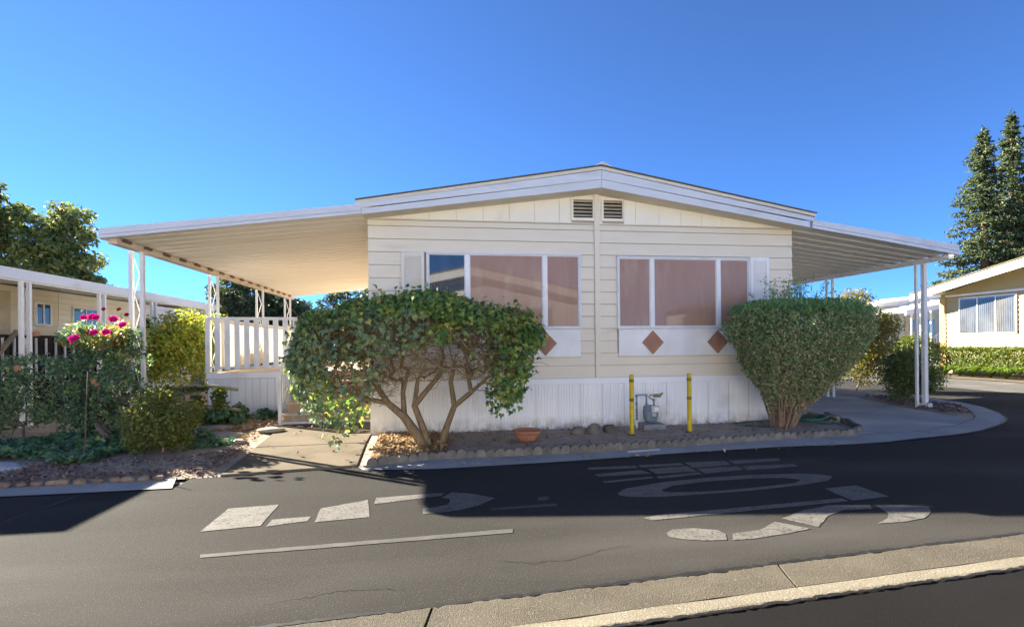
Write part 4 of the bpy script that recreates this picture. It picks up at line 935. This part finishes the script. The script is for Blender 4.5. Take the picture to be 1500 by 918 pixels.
# --- ivy bush in front of the left window
ivy = empty('ivy_bush', (-2.82, -1.25, 0), 'wide umbrella shaped ivy bush with bare twisted trunks in front of the left window', 'bush')
sq = lambda a: np.array([(-2.98 + (x + 2.98) * .955, z) for x, z in a])
top = sq([(-4.82, 1.45), (-4.786, 1.62), (-4.645, 2.0), (-4.087, 2.13), (-3.517, 2.22), (-3.032, 2.30), (-2.54, 2.25), (-2.14, 2.14), (-1.63, 2.07), (-1.268, 1.94), (-1.15, 1.70)])
bot = sq([(-4.82, 1.2), (-4.746, 1.0), (-4.566, .6), (-4.293, .25), (-4.06, .12), (-3.82, .45), (-3.675, .78), (-3.528, 1.12), (-3.139, 1.42), (-2.745, 1.55), (-2.347, 1.52), (-2.15, 1.05), (-2.056, .50), (-1.748, .55), (-1.488, .75), (-1.326, 1.30), (-1.15, 1.60)])
tz = lambda x: np.interp(x, top[:, 0], top[:, 1]); bz = lambda x: np.interp(x, bot[:, 0], bot[:, 1])
def halfdepth(x): return .16 + .72 * np.sqrt(np.maximum(0, 1 - ((x + 2.98) / 1.78) ** 2))
def ivy_points(n):
    out, nor, zone = [], [], []
    while sum(len(o) for o in out) < n:
        k = n * 3
        x = rng.uniform(-4.76, -1.23, k); y0 = -1.22; hd = halfdepth(x); t = tz(x) + .035 * wob(x * 3, x * 5); b = bz(x) + .05 * wob(x * 4, x * 2, 2)
        yy = rng.uniform(-1, 1, k); tt = t - .22 * np.abs(yy) ** 2.2
        z = b + rng.uniform(0, 1, k) * np.maximum(tt - b, .02)
        depth = tt - z                                   # below the top surface
        f = depth / (tt - b + 1e-6)
        shell = np.abs(yy) ** .7
        endness = np.clip((np.abs(x + 2.98) - 1.28) / .42, 0, 1)
        dens = np.where(depth < .24 + .06 * wob(x * 2, yy * 2, 1.5), .9, 0.0)
        side = np.clip((np.abs(yy) - .55) / .4, 0, 1)
        left = np.clip((-3.25 - x) / .5, 0, 1)
        mid = np.clip(1 - np.abs(x + 2.2) / .42, 0, 1)
        dens = np.maximum(dens, .62 * side * left * (.45 + .55 * (wob(x * 2, z * 2.4, 1.7, 3.) > -.1)) + .20 * side * (1 - left) * (1 - .8 * mid) * (depth < .7) + .62 * endness)
        dens = np.maximum(dens, .5 * np.clip((x + 2.05) / .3, 0, 1))
        dens *= .55 + .75 * (wob(x * 2.3, z * 2.9 + yy, 2.2, 1.0) > -.12)
        keep = rng.uniform(0, 1, k) < dens
        P = np.column_stack([x, y0 + yy * hd, z])[keep]
        N = np.column_stack([(x + 2.98) / 1.9 * 1.1, yy * 1.3, .25 + 1.8 * np.clip(1 - depth / .3, 0, 1)])[keep]
        out.append(P); nor.append(unit(N)); zone.append((depth[keep] > .16) & (x[keep] < -2.9) & (yy[keep] < 0))
    return np.concatenate(out)[:n], np.concatenate(nor)[:n], np.concatenate(zone)[:n]
P, Nn, Z = ivy_points(13000); P = P + np.where(rng.uniform(0, 1, len(P)) < .14, 1, 0)[:, None] * (Nn * np.abs(rng.normal(0, .07, len(P)))[:, None] + rng.normal(0, .03, P.shape))
V, F = leaves(P[~Z], Nn[~Z], .063, T_IVY, droop=.7, jit=.6, var=.42); np_obj('foliage', V, F, 'ivy', ivy, kind='stuff')
V, F = leaves(P[Z], Nn[Z], .068, T_IVY, droop=.9, jit=.6, var=.42); np_obj('foliage', V, F, 'ivy_grey', ivy, kind='stuff')
lm = [MB().add([tuple(v) for v in T_IVY[0] * s], [tuple(f) for f in T_IVY[1]]).mesh('leaf', mm) for s, mm in ((.078, 'ivy'), (.085, 'ivy_grey'), (.074, 'ivy'))]
front = np.where((P[:, 1] < -1.5))[0]; pick = rng.choice(front, 300, replace=False)
d_, y_, n_ = leaf_frames(Nn[pick], .8, .4)
for i, q in enumerate(pick):
    o = link('leaf', lm[(1 + i % 2) if Z[q] else 0], ivy, Vector(P[q]) + Vector(Nn[q]) * .03)
    o.rotation_mode = 'QUATERNION'; o.rotation_quaternion = Matrix((Vector(d_[i]), Vector(y_[i]), Vector(n_[i]))).transposed().to_quaternion()
# trunks: two stems leaning apart, forking
bases = [((-2.93, -1.25, -.03), -1), ((-3.05, -1.26, .22), 0), ((-3.22, -1.27, .47), 1), ((-3.45, -1.28, .68), 2), ((-3.62, -1.28, .95), 3), ((-3.78, -1.30, 1.22), 4), ((-3.75, -1.25, .74), 3), ((-4.05, -1.25, .88), 6), ((-3.24, -1.20, .82), 2), ((-3.16, -1.15, 1.15), 8),
         ((-2.88, -1.22, .05), 0), ((-2.98, -1.20, .35), 10), ((-3.08, -1.18, .62), 11), ((-2.90, -1.16, .84), 12), ((-2.72, -1.14, 1.05), 13), ((-2.66, -1.12, 1.30), 14), ((-3.03, -1.10, 1.00), 12),
         ((-2.72, -1.17, -.03), -1), ((-2.62, -1.18, .28), 17), ((-2.50, -1.18, .60), 18), ((-2.55, -1.15, .95), 19), ((-2.48, -1.10, 1.25), 20), ((-2.25, -1.20, .80), 19), ((-2.0, -1.20, 1.02), 22), ((-2.32, -1.10, 1.2), 22)]
tg = []
while len(tg) < 1500:
    x = rng.uniform(-4.60, -1.36); yy = rng.uniform(-.92, .92); t = tz(x) - .22 * abs(yy) ** 2; b = bz(x) - .72 * math.exp(-((x + 2.75) / .75) ** 2)
    z = t - .05 - abs(rng.normal(0, .45))
    if z < max(b, .35): continue
    tg.append((x, -1.22 + yy * halfdepth(x), z))
Vb, Fb, nodes = grow(bases, tg, .0036, .46, seg=4, jit=.19, sides=5, rmax=.095, base_r=[.085, .072, .062, .048, .038, .03, .03, .024, .032, .024, .06, .052, .044, .04, .034, .027, .028, .06, .05, .044, .034, .026, .03, .022, .024])
np_obj('branches', Vb, Fb, 'bark', ivy, smooth=True)
# fine dead twigs in the hollow right half
tw = MB()
for k in range(1900):
    x = rng.uniform(-4.5, -1.45); yy = rng.uniform(-.9, .75); z = rng.uniform(.98, 1.98) if x > -3.3 else rng.uniform(.75, 1.85)
    a = np.array((x, -1.22 + yy * halfdepth(np.array([x]))[0], z)); d = rng.normal(0, 1, 3); d[2] = abs(d[2]) * .5; d /= np.linalg.norm(d); L = rng.uniform(.15, .4)
    mid = a + d * L * .5 + rng.normal(0, .03, 3); tw.tube([a, mid, a + d * L + rng.normal(0, .04, 3)], [.0042, .0032, .002], 3, caps=False)
tw.build('twigs', 'bark', ivy, kind='stuff')

def simple_plant(name, loc, label, cat_, mats, make, stems=None, group=None, part='foliage'):
    t = empty(name, loc, label, cat_, group)
    for (P, N, size, tpl, m, dr, jt) in make:
        V, F = leaves(P, N, size, tpl, dr, jt); np_obj(part, V, F, m, t, kind='stuff')
    if stems is not None:
        V, F, _ = grow(*stems[:2], **stems[2]); np_obj('stems', V, F, stems[3] if len(stems) > 3 else 'stem', t, smooth=True)
    return t
# --- clipped bush right
c0 = np.array((3.45, -.75))
def rb_radius(z):   # outline widths read off the bush, front view
    return np.interp(z, [0, .35, .6, .9, 1.2, 1.5, 1.8, 2.0, 2.15, 2.28], [.20, .32, .52, .78, 1.02, 1.20, 1.31, 1.25, 1.02, .5])
def rb_cx(z): return np.interp(z, [0, .3, .6, 1.0, 1.5, 2.2], [3.06, 3.16, 3.24, 3.34, 3.40, 3.42])
def rb_points(n, z0, z1, inner=.80, pw=1.0):
    z = rng.uniform(z0, z1, n); th = rng.uniform(0, 2 * math.pi, n); R = rb_radius(z) * (1 + .10 * wob(th * 1.5, z * 3, 1.5) + .07 * wob(th * 4, z * 6, 2))
    r = R * rng.uniform(inner ** 2, 1, n) ** .5
    P = np.column_stack([rb_cx(z) + r * np.cos(th), -.80 + .62 * r * np.sin(th), z]); N = unit(np.column_stack([np.cos(th), np.sin(th), .25 + 0 * z])); return P, N
bush = empty('clipped_bush', (3.1, -.8, 0), 'large clipped bush flaring from a bundle of stems in front of the right window', 'bush')
P1, N1 = rb_points(30000, .62, 2.2, .78); keep = (wob(P1[:, 0] * 4 + P1[:, 1] * 3, P1[:, 2] * 5, 1.6, .5) > -.38) & (rng.uniform(0, 1, len(P1)) < np.clip((P1[:, 2] - .35) / .9, .1, 1)); P1, N1 = P1[keep], N1[keep]; V, F = leaves(P1, N1, .043, T_OVAL, .2, .8); np_obj('foliage', V, F, 'box', bush, kind='stuff')
P1, N1 = rb_points(16000, .28, 2.0, .76); keep = rng.uniform(0, 1, len(P1)) < np.clip((P1[:, 2] - .1) / .6, .15, 1) * np.clip((2.1 - P1[:, 2]) / .8, .25, 1); V, F = leaves(P1[keep], N1[keep], .045, T_OVAL, .3, .9); np_obj('foliage', V, F, 'boxbrown', bush, kind='stuff')
q = rng.uniform(0, 1, 9000) ** .5; th = rng.uniform(0, 2 * math.pi, 9000)
zt = 2.20 + .05 * wob(q * np.cos(th) * 3, q * np.sin(th) * 3, 1.5) - .12 * q ** 4
P1 = np.column_stack([3.42 + q * 1.22 * np.cos(th), -.80 + .62 * 1.22 * q * np.sin(th), zt - rng.uniform(0, .14, 9000)]); N1 = unit(np.column_stack([.4 * np.cos(th), .4 * np.sin(th), np.ones(9000)]))
V, F = leaves(P1, N1, .046, T_OVAL, -.3, .8); np_obj('foliage', V, F, 'boxtop', bush, kind='stuff')
sp, sn, sm_ = [], [], MB()
for k in range(46):
    bx = 3.25 + rng.normal(0, .32); by = -.8 + rng.normal(0, .25); h = rng.uniform(.12, .42) * math.exp(-((bx - 3.2) / .5) ** 2) + .08
    tip = np.array((bx + rng.normal(0, .10), by + rng.normal(0, .08), 2.18 + h)); base = np.array((bx, by, 2.05)); sm_.tube([base, tip], [.004, .002], 3, caps=False)
    for j in range(18): f = rng.uniform(.2, 1); sp.append(base * (1 - f) + tip * f + rng.normal(0, .03, 3)); sn.append(rng.normal(0, 1, 3))
V, F = leaves(np.array(sp), unit(np.array(sn)), .045, T_OVAL, -.5, .5); np_obj('sprigs', V, F, 'boxtop', bush, kind='stuff'); sm_.build('shoots', 'stem', bush, kind='stuff')
P1, N1 = rb_points(24000, .55, 2.2, .0); V, F = leaves(P1 * np.array((1, 1, 1)), N1, .05, T_OVAL, .3, 1.2); np_obj('inner_foliage', V, F, 'box', bush, kind='stuff')
st = MB()
for k in range(64):
    a = rng.uniform(0, 2 * math.pi); r0 = .17 * rng.uniform(0, 1) ** .5; zt_ = rng.uniform(.9, 1.6); R = rb_radius(zt_) * rng.uniform(.12, .9)
    p0 = np.array((3.06 + r0 * math.cos(a), -.80 + .7 * r0 * math.sin(a), -.02)); p3 = np.array((rb_cx(zt_) + R * math.cos(a), -.80 + .62 * R * math.sin(a), zt_))
    p1 = p0 * .62 + p3 * .38 + np.array((0, 0, .14)) + rng.normal(0, .02, 3); p2 = p0 * .3 + p3 * .7 + np.array((0, 0, .06)) + rng.normal(0, .03, 3)
    r = rng.uniform(.011, .022); st.tube([p0, p1, p2, p3], [r, r * .8, r * .55, r * .3], 5, caps=False)
st.build('stems', 'stem', bush, smooth=True)

def blob_bush(name, label, cat_, loc, ell, n, size, m, tpl=T_OVAL, stems=40, stem_m='stem', inner=.55, drop=0, clumps=26, group=None, lumps=.22, jit=.7, r_tip=.004, low=-.3):
    """irregular bush: leaf clumps through an ellipsoid, uneven outline"""
    t = empty(name, loc, label, cat_, group)
    c = np.array(ell[0]); r = np.array(ell[1])
    d = unit(rng.normal(0, 1, (clumps, 3))); d[:, 2] = np.where(d[:, 2] < low, -d[:, 2], d[:, 2]); d[:, 2] -= drop
    C = c + d * r * rng.uniform(inner, .86, (clumps, 1)); rad = min(r) * rng.uniform(.28, .28 + lumps, clumps) + .04
    P, N = clump_cloud(C, rad, max(1, n // clumps))
    ok = P[:, 2] > .03; P, N = P[ok], N[ok]
    N = unit(N + .8 * unit((P - c) / r))
    V, F = leaves(P, N, size, tpl, .3, jit); np_obj('foliage', V, F, m, t, kind='stuff')
    tg = C + rng.normal(0, .06, C.shape)
    tg = np.concatenate([tg, c + unit(rng.normal(0, 1, (stems, 3))) * r * rng.uniform(.2, .8, (stems, 1))]); tg = tg[tg[:, 2] > loc[2] + .12]
    V, F, _ = grow([((loc[0], loc[1], loc[2] - .03), -1), ((loc[0] + .03, loc[1], loc[2] + .12), 0)], tg, r_tip, .46, seg=3, jit=.15); np_obj('stems', V, F, stem_m, t, smooth=True)
    return t
blob_bush('yellow_shrub', 'tall yellowing round shrub behind the clipped bush beside the carport post', 'shrub', (9.75, 5.0, 0), ((9.75, 5.0, 1.62), (1.15, 1.0, 1.52)), 19000, .075, 'yellowleaf', clumps=84, inner=.45, low=-.95)
blob_bush('dark_shrub', 'dark leggy shrub under the carport post behind the clipped bush', 'shrub', (7.35, 3.9, 0), ((7.45, 3.9, .95), (.80, .7, .85)), 6500, .06, 'shrub', clumps=50, inner=.4, low=-.95)
blob_bush('post_shrub', 'small dark green shrub growing at the foot of the carport front posts', 'shrub', (8.15, 1.75, .04), ((8.2, 1.75, .76), (.66, .55, .68)), 9000, .06, 'shrub', clumps=56, inner=.35, jit=.8, low=-.95)
blob_bush('golden_shrub', 'small round golden green shrub in the left bed near the lane', 'shrub', (-6.55, -1.0, .04), ((-6.57, -1.0, .46), (.50, .42, .45)), 11000, .042, 'goldleaf', clumps=60, inner=.45, low=-.95)
blob_bush('yellow_green_hedge', 'yellow green hedge bush behind the white scroll posts of the patio awning', 'hedge', (-9.3, 6.2, 0), ((-9.35, 6.2, 1.15), (1.30, 1.4, 1.40)), 20000, .085, 'hedgelit', clumps=70, inner=.45)
blob_bush('fence_ivy', 'low ivy clump smothering the rustic fence in front of the deck skirt', 'ivy', (-6.95, 1.7, .03), ((-6.85, 1.75, .16), (.65, .45, .26)), 2000, .075, 'cover', tpl=T_IVY, clumps=26, inner=.3, stems=6)
blob_bush('skirt_ivy', 'trailing ivy clump at the base of the white deck skirt', 'ivy', (-6.2, 2.2, .03), ((-6.2, 2.15, .08), (.55, .30, .14)), 900, .07, 'cover', tpl=T_IVY, clumps=18, inner=.3, stems=4)

# --- rose bushes by the left awning posts
rose = empty('rose_bush', (-8.0, .35, 0), 'tall rose bush with pink blooms and yellow red tips in front of the awning post', 'rose bush')
cl = []
for (x0, x1, y0, y1, z0, z1, n) in ((-8.6, -7.55, -.1, .75, .55, 1.40, 62), (-8.55, -7.65, .0, .7, .15, .6, 26), (-8.45, -7.45, .0, .6, 1.35, 1.80, 30)): cl += [rng.uniform((x0, y0, z0), (x1, y1, z1)) for _ in range(n)]
cl = np.array(cl); P1, N1 = clump_cloud(cl, rng.uniform(.09, .2, len(cl)), 80); V, F = leaves(P1, N1, .062, T_OVAL, .3, .8); np_obj('foliage', V, F, 'rose', rose, kind='stuff')
cl2 = np.array([rng.uniform((-8.5, -.1, 1.30), (-7.5, .55, 1.72)) + np.array((0, 0, rng.uniform(0, .22))) for _ in range(30)]); P1, N1 = clump_cloud(cl2, rng.uniform(.06, .16, len(cl2)), 40); V, F = leaves(P1, N1, .055, T_OVAL, .2, .8); np_obj('tip_foliage', V, F, 'rosetop', rose, kind='stuff')
V, F, _ = grow([((-7.75, .2, -.02), -1), ((-8.0, .22, .28), 0), ((-8.15, .25, .6), 1), ((-7.6, .3, .02), -1), ((-7.78, .3, .45), 3), ((-8.0, .3, .85), 4)], np.concatenate([cl, cl2]), .0045, .46, seg=3, jit=.15); np_obj('stems', V, F, 'bark_grey', rose, smooth=True)
def bloom_mesh(m, r):
    pt = []; 
    for k in range(26):
        u = k / 25; a = k * 2.4; tilt = .25 + 1.1 * u
        c = np.array((math.cos(a) * r * .55 * u, math.sin(a) * r * .55 * u, r * .45 * (1 - u)))
        n = np.array((math.cos(a) * math.sin(tilt), math.sin(a) * math.sin(tilt), math.cos(tilt))); t = np.array((-math.sin(a), math.cos(a), 0)); b = np.cross(n, t); w = r * (.35 + .3 * u)
        pt.append((np.array([c - t * w, c + t * w, c + t * w * .8 + b * w * 1.1 + n * w * .2, c + b * w * 1.45 + n * w * .1, c - t * w * .8 + b * w * 1.1 + n * w * .2]), np.array([(0, 1, 2), (0, 2, 3), (0, 3, 4)])))
    V, F = cat(pt); return MB().add([tuple(v) for v in V], [tuple(int(i) for i in f) for f in F]).mesh('bloom', m)
bp, br, bc = bloom_mesh('pink', .075), bloom_mesh('redbloom', .06), bloom_mesh('peach', .055)
for (x, z, me, s) in [(-7.93, 1.97, bp, 1.2), (-7.80, 1.955, bp, 1.1), (-8.06, 1.96, bp, 1.0), (-7.68, 1.73, bp, 1.2), (-7.62, 1.92, bp, 1.3), (-7.52, 1.84, bp, 1.2), (-8.08, 1.63, bp, 1.5), (-7.86, 1.72, bp, 1.25), (-7.53, 2.08, br, .9), (-7.42, 2.0, br, .9), (-7.75, 2.09, br, .8), (-7.60, 1.56, br, .7), (-7.92, .98, bc, 1.2), (-7.78, .95, bc, 1.0)]:
    o = link('bloom', me, rose, (x, -.2 + rng.uniform(-.1, .1), z)); o.scale = (s * .82,) * 3; o.rotation_euler = (rng.uniform(.5, 1.2), rng.uniform(-.4, .4), rng.uniform(-.6, .6))
rs2 = empty('rose_bush', (-9.4, .6, 0), 'sparse rose bush with small red blooms in front of the neighbouring porch rail', 'rose bush')
cl = np.array([rng.uniform((-10.2, .1, .25), (-8.8, 1.1, 1.35)) for _ in range(70)]); P1, N1 = clump_cloud(cl, rng.uniform(.08, .19, len(cl)), 52); V, F = leaves(P1, N1, .062, T_OVAL, .3, .8); np_obj('foliage', V, F, 'rose', rs2, kind='stuff')
V, F, _ = grow([((-9.4, .6, -.02), -1), ((-9.4, .6, .25), 0)], cl, .0045, .46, seg=3, jit=.15); np_obj('stems', V, F, 'bark_grey', rs2, smooth=True)
for (x, z, me) in [(-9.50, 1.42, br), (-9.27, 1.47, br), (-9.55, 1.33, br), (-8.75, 1.72, bc), (-9.0, 1.2, bc)]:
    o = link('bloom', me, rs2, (x, -.05, z)); o.scale = (1.2,) * 3; o.rotation_euler = (.9, 0, rng.uniform(-.5, .5))
lg = MB().tube([(-7.62, -.2, .02), (-7.95, -.05, .35)], [.045, .035], 8).build('log', 'bark_grey', None, smooth=True); tag(lg, 'short grey log leaning in the ivy under the rose bush', 'log')
rod = MB().tube([(-7.22, -1.5, 0), (-7.20, -1.49, .7), (-7.17, -1.5, 1.2)], .006, 6).build('garden_stake', 'rust', None, smooth=True); tag(rod, 'thin rusty garden stake standing upright in the ground ivy', 'stake')
# ground ivy (uncountable)
gp = [(-10.5, -1.0), (-8.9, -1.15), (-7.75, -1.35), (-7.5, -1.75), (-7.08, -1.55), (-7.0, -.9), (-6.5, -.45), (-6.2, -.2), (-6.6, .3), (-7.2, .9), (-8.8, .2), (-10.3, -.1)]
q = scatter(gp, 7500); hz = .07 + .07 * (wob(q[:, 0] * 1.4, q[:, 1] * 1.6, 1.5) + .6); P1 = np.column_stack([q, hz * rng.uniform(.5, 1.15, len(q)) + .03])
V, F = leaves(P1, np.tile((0, -.25, 1.), (len(q), 1)), .075, T_IVY, .1, .5); o = np_obj('ground_ivy', V, F, 'cover'); o['kind'] = 'stuff'
q = scatter([(-6.3, -.9), (-5.75, -.75), (-5.75, -.45), (-6.25, -.45)], 420); P1 = np.column_stack([q, rng.uniform(.05, .12, len(q))])
V, F = leaves(P1, np.tile((0, -.25, 1.), (len(q), 1)), .06, T_IVY, .1, .5); o = np_obj('ground_ivy', V, F, 'cover'); o['kind'] = 'stuff'
# rustic low rail fence
rf = empty('rail_fence', (-7.2, 1.6, 0), 'low weathered wooden rail fence with two rails in front of the deck', 'fence')
MB().tube([(-7.95, 1.6, .66), (-7.6, 1.6, .75), (-7.25, 1.6, .78), (-6.9, 1.6, .76), (-6.5, 1.6, .69)], [.03, .034, .036, .034, .03], 8).build('rail', 'wood_old', rf, smooth=True)
MB().tube([(-7.3, 1.6, .36), (-6.9, 1.6, .36), (-6.45, 1.6, .31)], [.03, .034, .03], 8).build('rail', 'wood_old', rf, smooth=True)
for xx, h in ((-7.82, .64), (-7.22, .80), (-6.82, .72)): MB().tube([(xx + .03, 1.66, -.05), (xx, 1.66, h)], [.045, .04], 8).build('post', 'wood_old', rf, smooth=True)
q = np.array([(-6.82 + rng.normal(0, .06), 1.58 + rng.normal(0, .05), rng.uniform(.1, .75)) for _ in range(380)] + [(-7.22 + rng.normal(0, .07), 1.58 + rng.normal(0, .05), rng.uniform(.1, .6)) for _ in range(260)] + [(rng.uniform(-7.9, -7.0), 1.57 + rng.normal(0, .04), .73 + rng.normal(0, .035)) for _ in range(160)]); V, F = leaves(q, np.tile((0, -1., .3), (len(q), 1)), .055, T_IVY, .5, .6); np_obj('climbing_leaves', V, F, 'hedge', rf, kind='stuff')

# --- right hand hedge, blade plants
hg = empty('clipped_hedge', (19.3, 7, 0), 'long low clipped hedge under the window of the yellow house', 'hedge')
n = 52000; y = rng.uniform(-4, 10.6, n); z = rng.uniform(.25, 1.18, n); x = 18.75 + .10 * wob(y * 1.3, z * 3, 1.5) + rng.uniform(0, .35, n); tp = rng.uniform(0, 1, n) < .38
x[tp] = rng.uniform(18.8, 20.3, tp.sum()); z[tp] = 1.16 + .06 * wob(y[tp] * 1.5, x[tp] * 2, 1.5) - rng.uniform(0, .1, tp.sum())
N1 = np.where(tp[:, None], np.array((0, 0, 1.)), np.array((-1., -.1, .3))); V, F = leaves(np.column_stack([x, y, z]), N1, .072, T_OVAL, .1, .9); np_obj('foliage', V, F, 'hedge', hg, kind='stuff')
stm = MB()
for k in range(40): yy = -4 + k * .37; stm.tube([(19.4, yy, 0), (19.3, yy + .1, .8)], .02, 5, caps=False)
stm.build('stems', 'stem', hg, kind='stuff')
tall = blob_bush('hedge_bush', 'taller rounded hedge bush at the far end of the hedge by the yellow corner', 'bush', (18.6, 11.4, 0), ((18.7, 11.5, .95), (.9, 1.25, .75)), 9000, .095, 'hedge', clumps=50, inner=.4)
blob_bush('far_shrub', 'low yellow green shrub across the side street beyond the clipped bush', 'shrub', (19.3, 15.3, 0), ((19.3, 15.6, .65), (1.1, 1.6, .72)), 8000, .10, 'hedge', clumps=44, inner=.4)
def strap(m, c, n, L):
    for k in range(n):
        a = rng.uniform(0, 2 * math.pi); l = L * rng.uniform(.7, 1.1); w = .038
        d = np.array((math.cos(a), math.sin(a), 0)); t = np.array((-d[1], d[0], 0)); pts = []
        for i in range(5): f = i / 4; pts.append(np.array(c) + d * l * .75 * f + np.array((0, 0, l * (1.15 * f - .85 * f * f))))
        vs = []
        for i, p in enumerate(pts): ww = w * (1 - .9 * (i / 4) ** 2); vs += [p - t * ww, p + t * ww]
        m.add(vs, [(2 * i, 2 * i + 1, 2 * i + 3, 2 * i + 2) for i in range(4)])
labs = {0: 'strappy green agapanthus clump in front of the hedge, one of a row'}
for k in range(14):
    yy = 10.0 - k * .62; c = (18.42 + rng.uniform(-.12, .12), yy, .02); m = MB(); strap(m, c, 90, 1.0 * rng.uniform(.85, 1.15))
    o = empty('strap_leaf_plant', c, 'strappy green leaved clump, one of the row along the foot of the clipped hedge', 'plant', 'strappy clumps along the hedge'); m.build('foliage', 'blade', o, kind='stuff')

# --- trees
def tree(name, label, base, crown, n_cl, per, size, m, trunk_h, bark='bark_grey', cr=(.5, 1.1), rt=.02, group=None, inner=.25, tpl=T_OVAL, rmax=.4):
    t = empty(name, base, label, 'tree', group)
    C = []
    for (c, r, w) in crown:
        d = unit(rng.normal(0, 1, (int(n_cl * w), 3))); C.append(np.array(c) + d * np.array(r) * rng.uniform(inner, .92, (len(d), 1)))
    C = np.concatenate(C); P, N = clump_cloud(C, rng.uniform(cr[0], cr[1], len(C)), per, .7)
    V, F = leaves(P, N, size, tpl, .3, .8); np_obj('crown', V, F, m, t, kind='stuff')
    b = np.array(base, float); V, F, _ = grow([(b - (0, 0, .1), -1), (b + (0, 0, trunk_h * .5), 0), (b + (.1, 0, trunk_h), 1)], C, rt, .5, seg=4, jit=.12, sides=6, rmax=rmax); np_obj('trunk', V, F, bark, t, smooth=True)
    return t
tree('broadleaf_tree', 'large dark green broadleaf tree rising behind the neighbouring home at the left edge', (-25.5, 22.5, 0), [((-26.4, 22.5, 8.0), (2.0, 1.8, 3.3), .55), ((-22.9, 22.2, 7.4), (2.2, 1.8, 2.5), .6), ((-22.0, 22.3, 5.4), (1.6, 1.5, 1.3), .2), ((-26, 22.5, 5.2), (3.0, 2.2, 2.0), .35)], 125, 125, .24, 'treeleaf', 3.0, cr=(.28, .68), rt=.016)
for (x, y, lab, h, r) in [(-12.2, 18.5, 'dark evergreen tree in the gap between awning posts nearest the pale blue home', 5.1, (2.0, 1.8, 2.9)), (-10.6, 19.5, 'dark evergreen tree filling the view behind the far deck rail', 4.9, (2.3, 1.8, 2.8)), (-7.6, 21, 'dark evergreen tree behind the home, right of the deck rail', 4.7, (2.2, 1.8, 2.7))]:
    tree('evergreen_tree', lab, (x, y, 0), [((x, y, h - 2.3), r, 1)], 95, 170, .20, 'darktree', 1.0, cr=(.35, .7), group='evergreen trees behind the deck')
tree('brown_tree', 'bare brownish tree top far away above the distant carport roof', (50, 38, 0), [((50, 38, 5.2), (5, 2, 2.2), 1)], 46, 110, .35, 'browntree', 2, cr=(.4, .9), rt=.03)
def redwood(label, x, y, h, r, seed):
    t = empty('redwood_tree', (x, y, 0), label, 'tree', 'tall conifers behind the yellow house')
    MB().tube([(x, y, -.1), (x + .1, y, h * .35), (x, y, h * .7), (x, y, h)], [.55, .42, .22, .03], 9).build('trunk', 'bark_red', t, smooth=True)
    P, N = [], []; br_ = MB(); z = h * .13
    while z < h * .985:
        f = z / h; k = 5 if f < .8 else 4; ph = rng.uniform(0, 6.28)
        for i in range(k):
            a = ph + 6.28 * i / k + rng.normal(0, .3); L = r * (1.0 - f) ** .85 * rng.uniform(.6, 1.25) + .12
            d = np.array((math.cos(a), math.sin(a), 0)); b0 = np.array((x, y, z)); tip = b0 + d * L + np.array((0, 0, L * (rng.uniform(-.30, .02) if f < .8 else rng.uniform(.0, .5))))
            br_.tube([b0, (b0 + tip) / 2 + np.array((0, 0, -.08 * L)), tip], [.05, .035, .012], 4, caps=False)
            nn = int(10 + 34 * L)
            s = rng.uniform(.18, 1.0, nn)[:, None]; w = (.10 + .24 * np.sin(np.clip(s, 0, 1) * 2.6)) * min(1, L / 2.2 + .15)
            P.append(b0 + (tip - b0) * s + rng.normal(0, 1, (nn, 3)) * w * np.array((1, 1, .5)) + np.array((0, 0, -.05)) - np.array((0, 0, .25)) * (s * (1 - s))); N.append(unit(rng.normal(0, .5, (nn, 3)) + d * .4 + np.array((0, 0, .8))))
        z += h * (.026 if f < .75 else .018) * rng.uniform(.75, 1.25)
    for q in range(50): P.append(np.array([[x + rng.normal(0, .08), y + rng.normal(0, .08), h * rng.uniform(.93, 1.01)]])); N.append(unit(rng.normal(0, 1, (1, 3))))
    P = np.concatenate(P); N = np.concatenate(N); V, F = leaves(P, N, .36, T_NEEDLE, .1, .7); np_obj('crown', V, F, 'conifer', t, kind='stuff'); br_.build('branches', 'bark_red', t, kind='stuff')
redwood('tall dark conifer with its top left of its taller twin above the yellow roof', 55.1, 38, 24.0, 5.4, 1)
redwood('tallest dark conifer, near the right edge above the yellow roof', 59.4, 38.6, 26.3, 5.0, 2)
redwood('shorter dark conifer partly cut by the right edge above the yellow roof', 63.0, 40, 19.0, 4.6, 3)
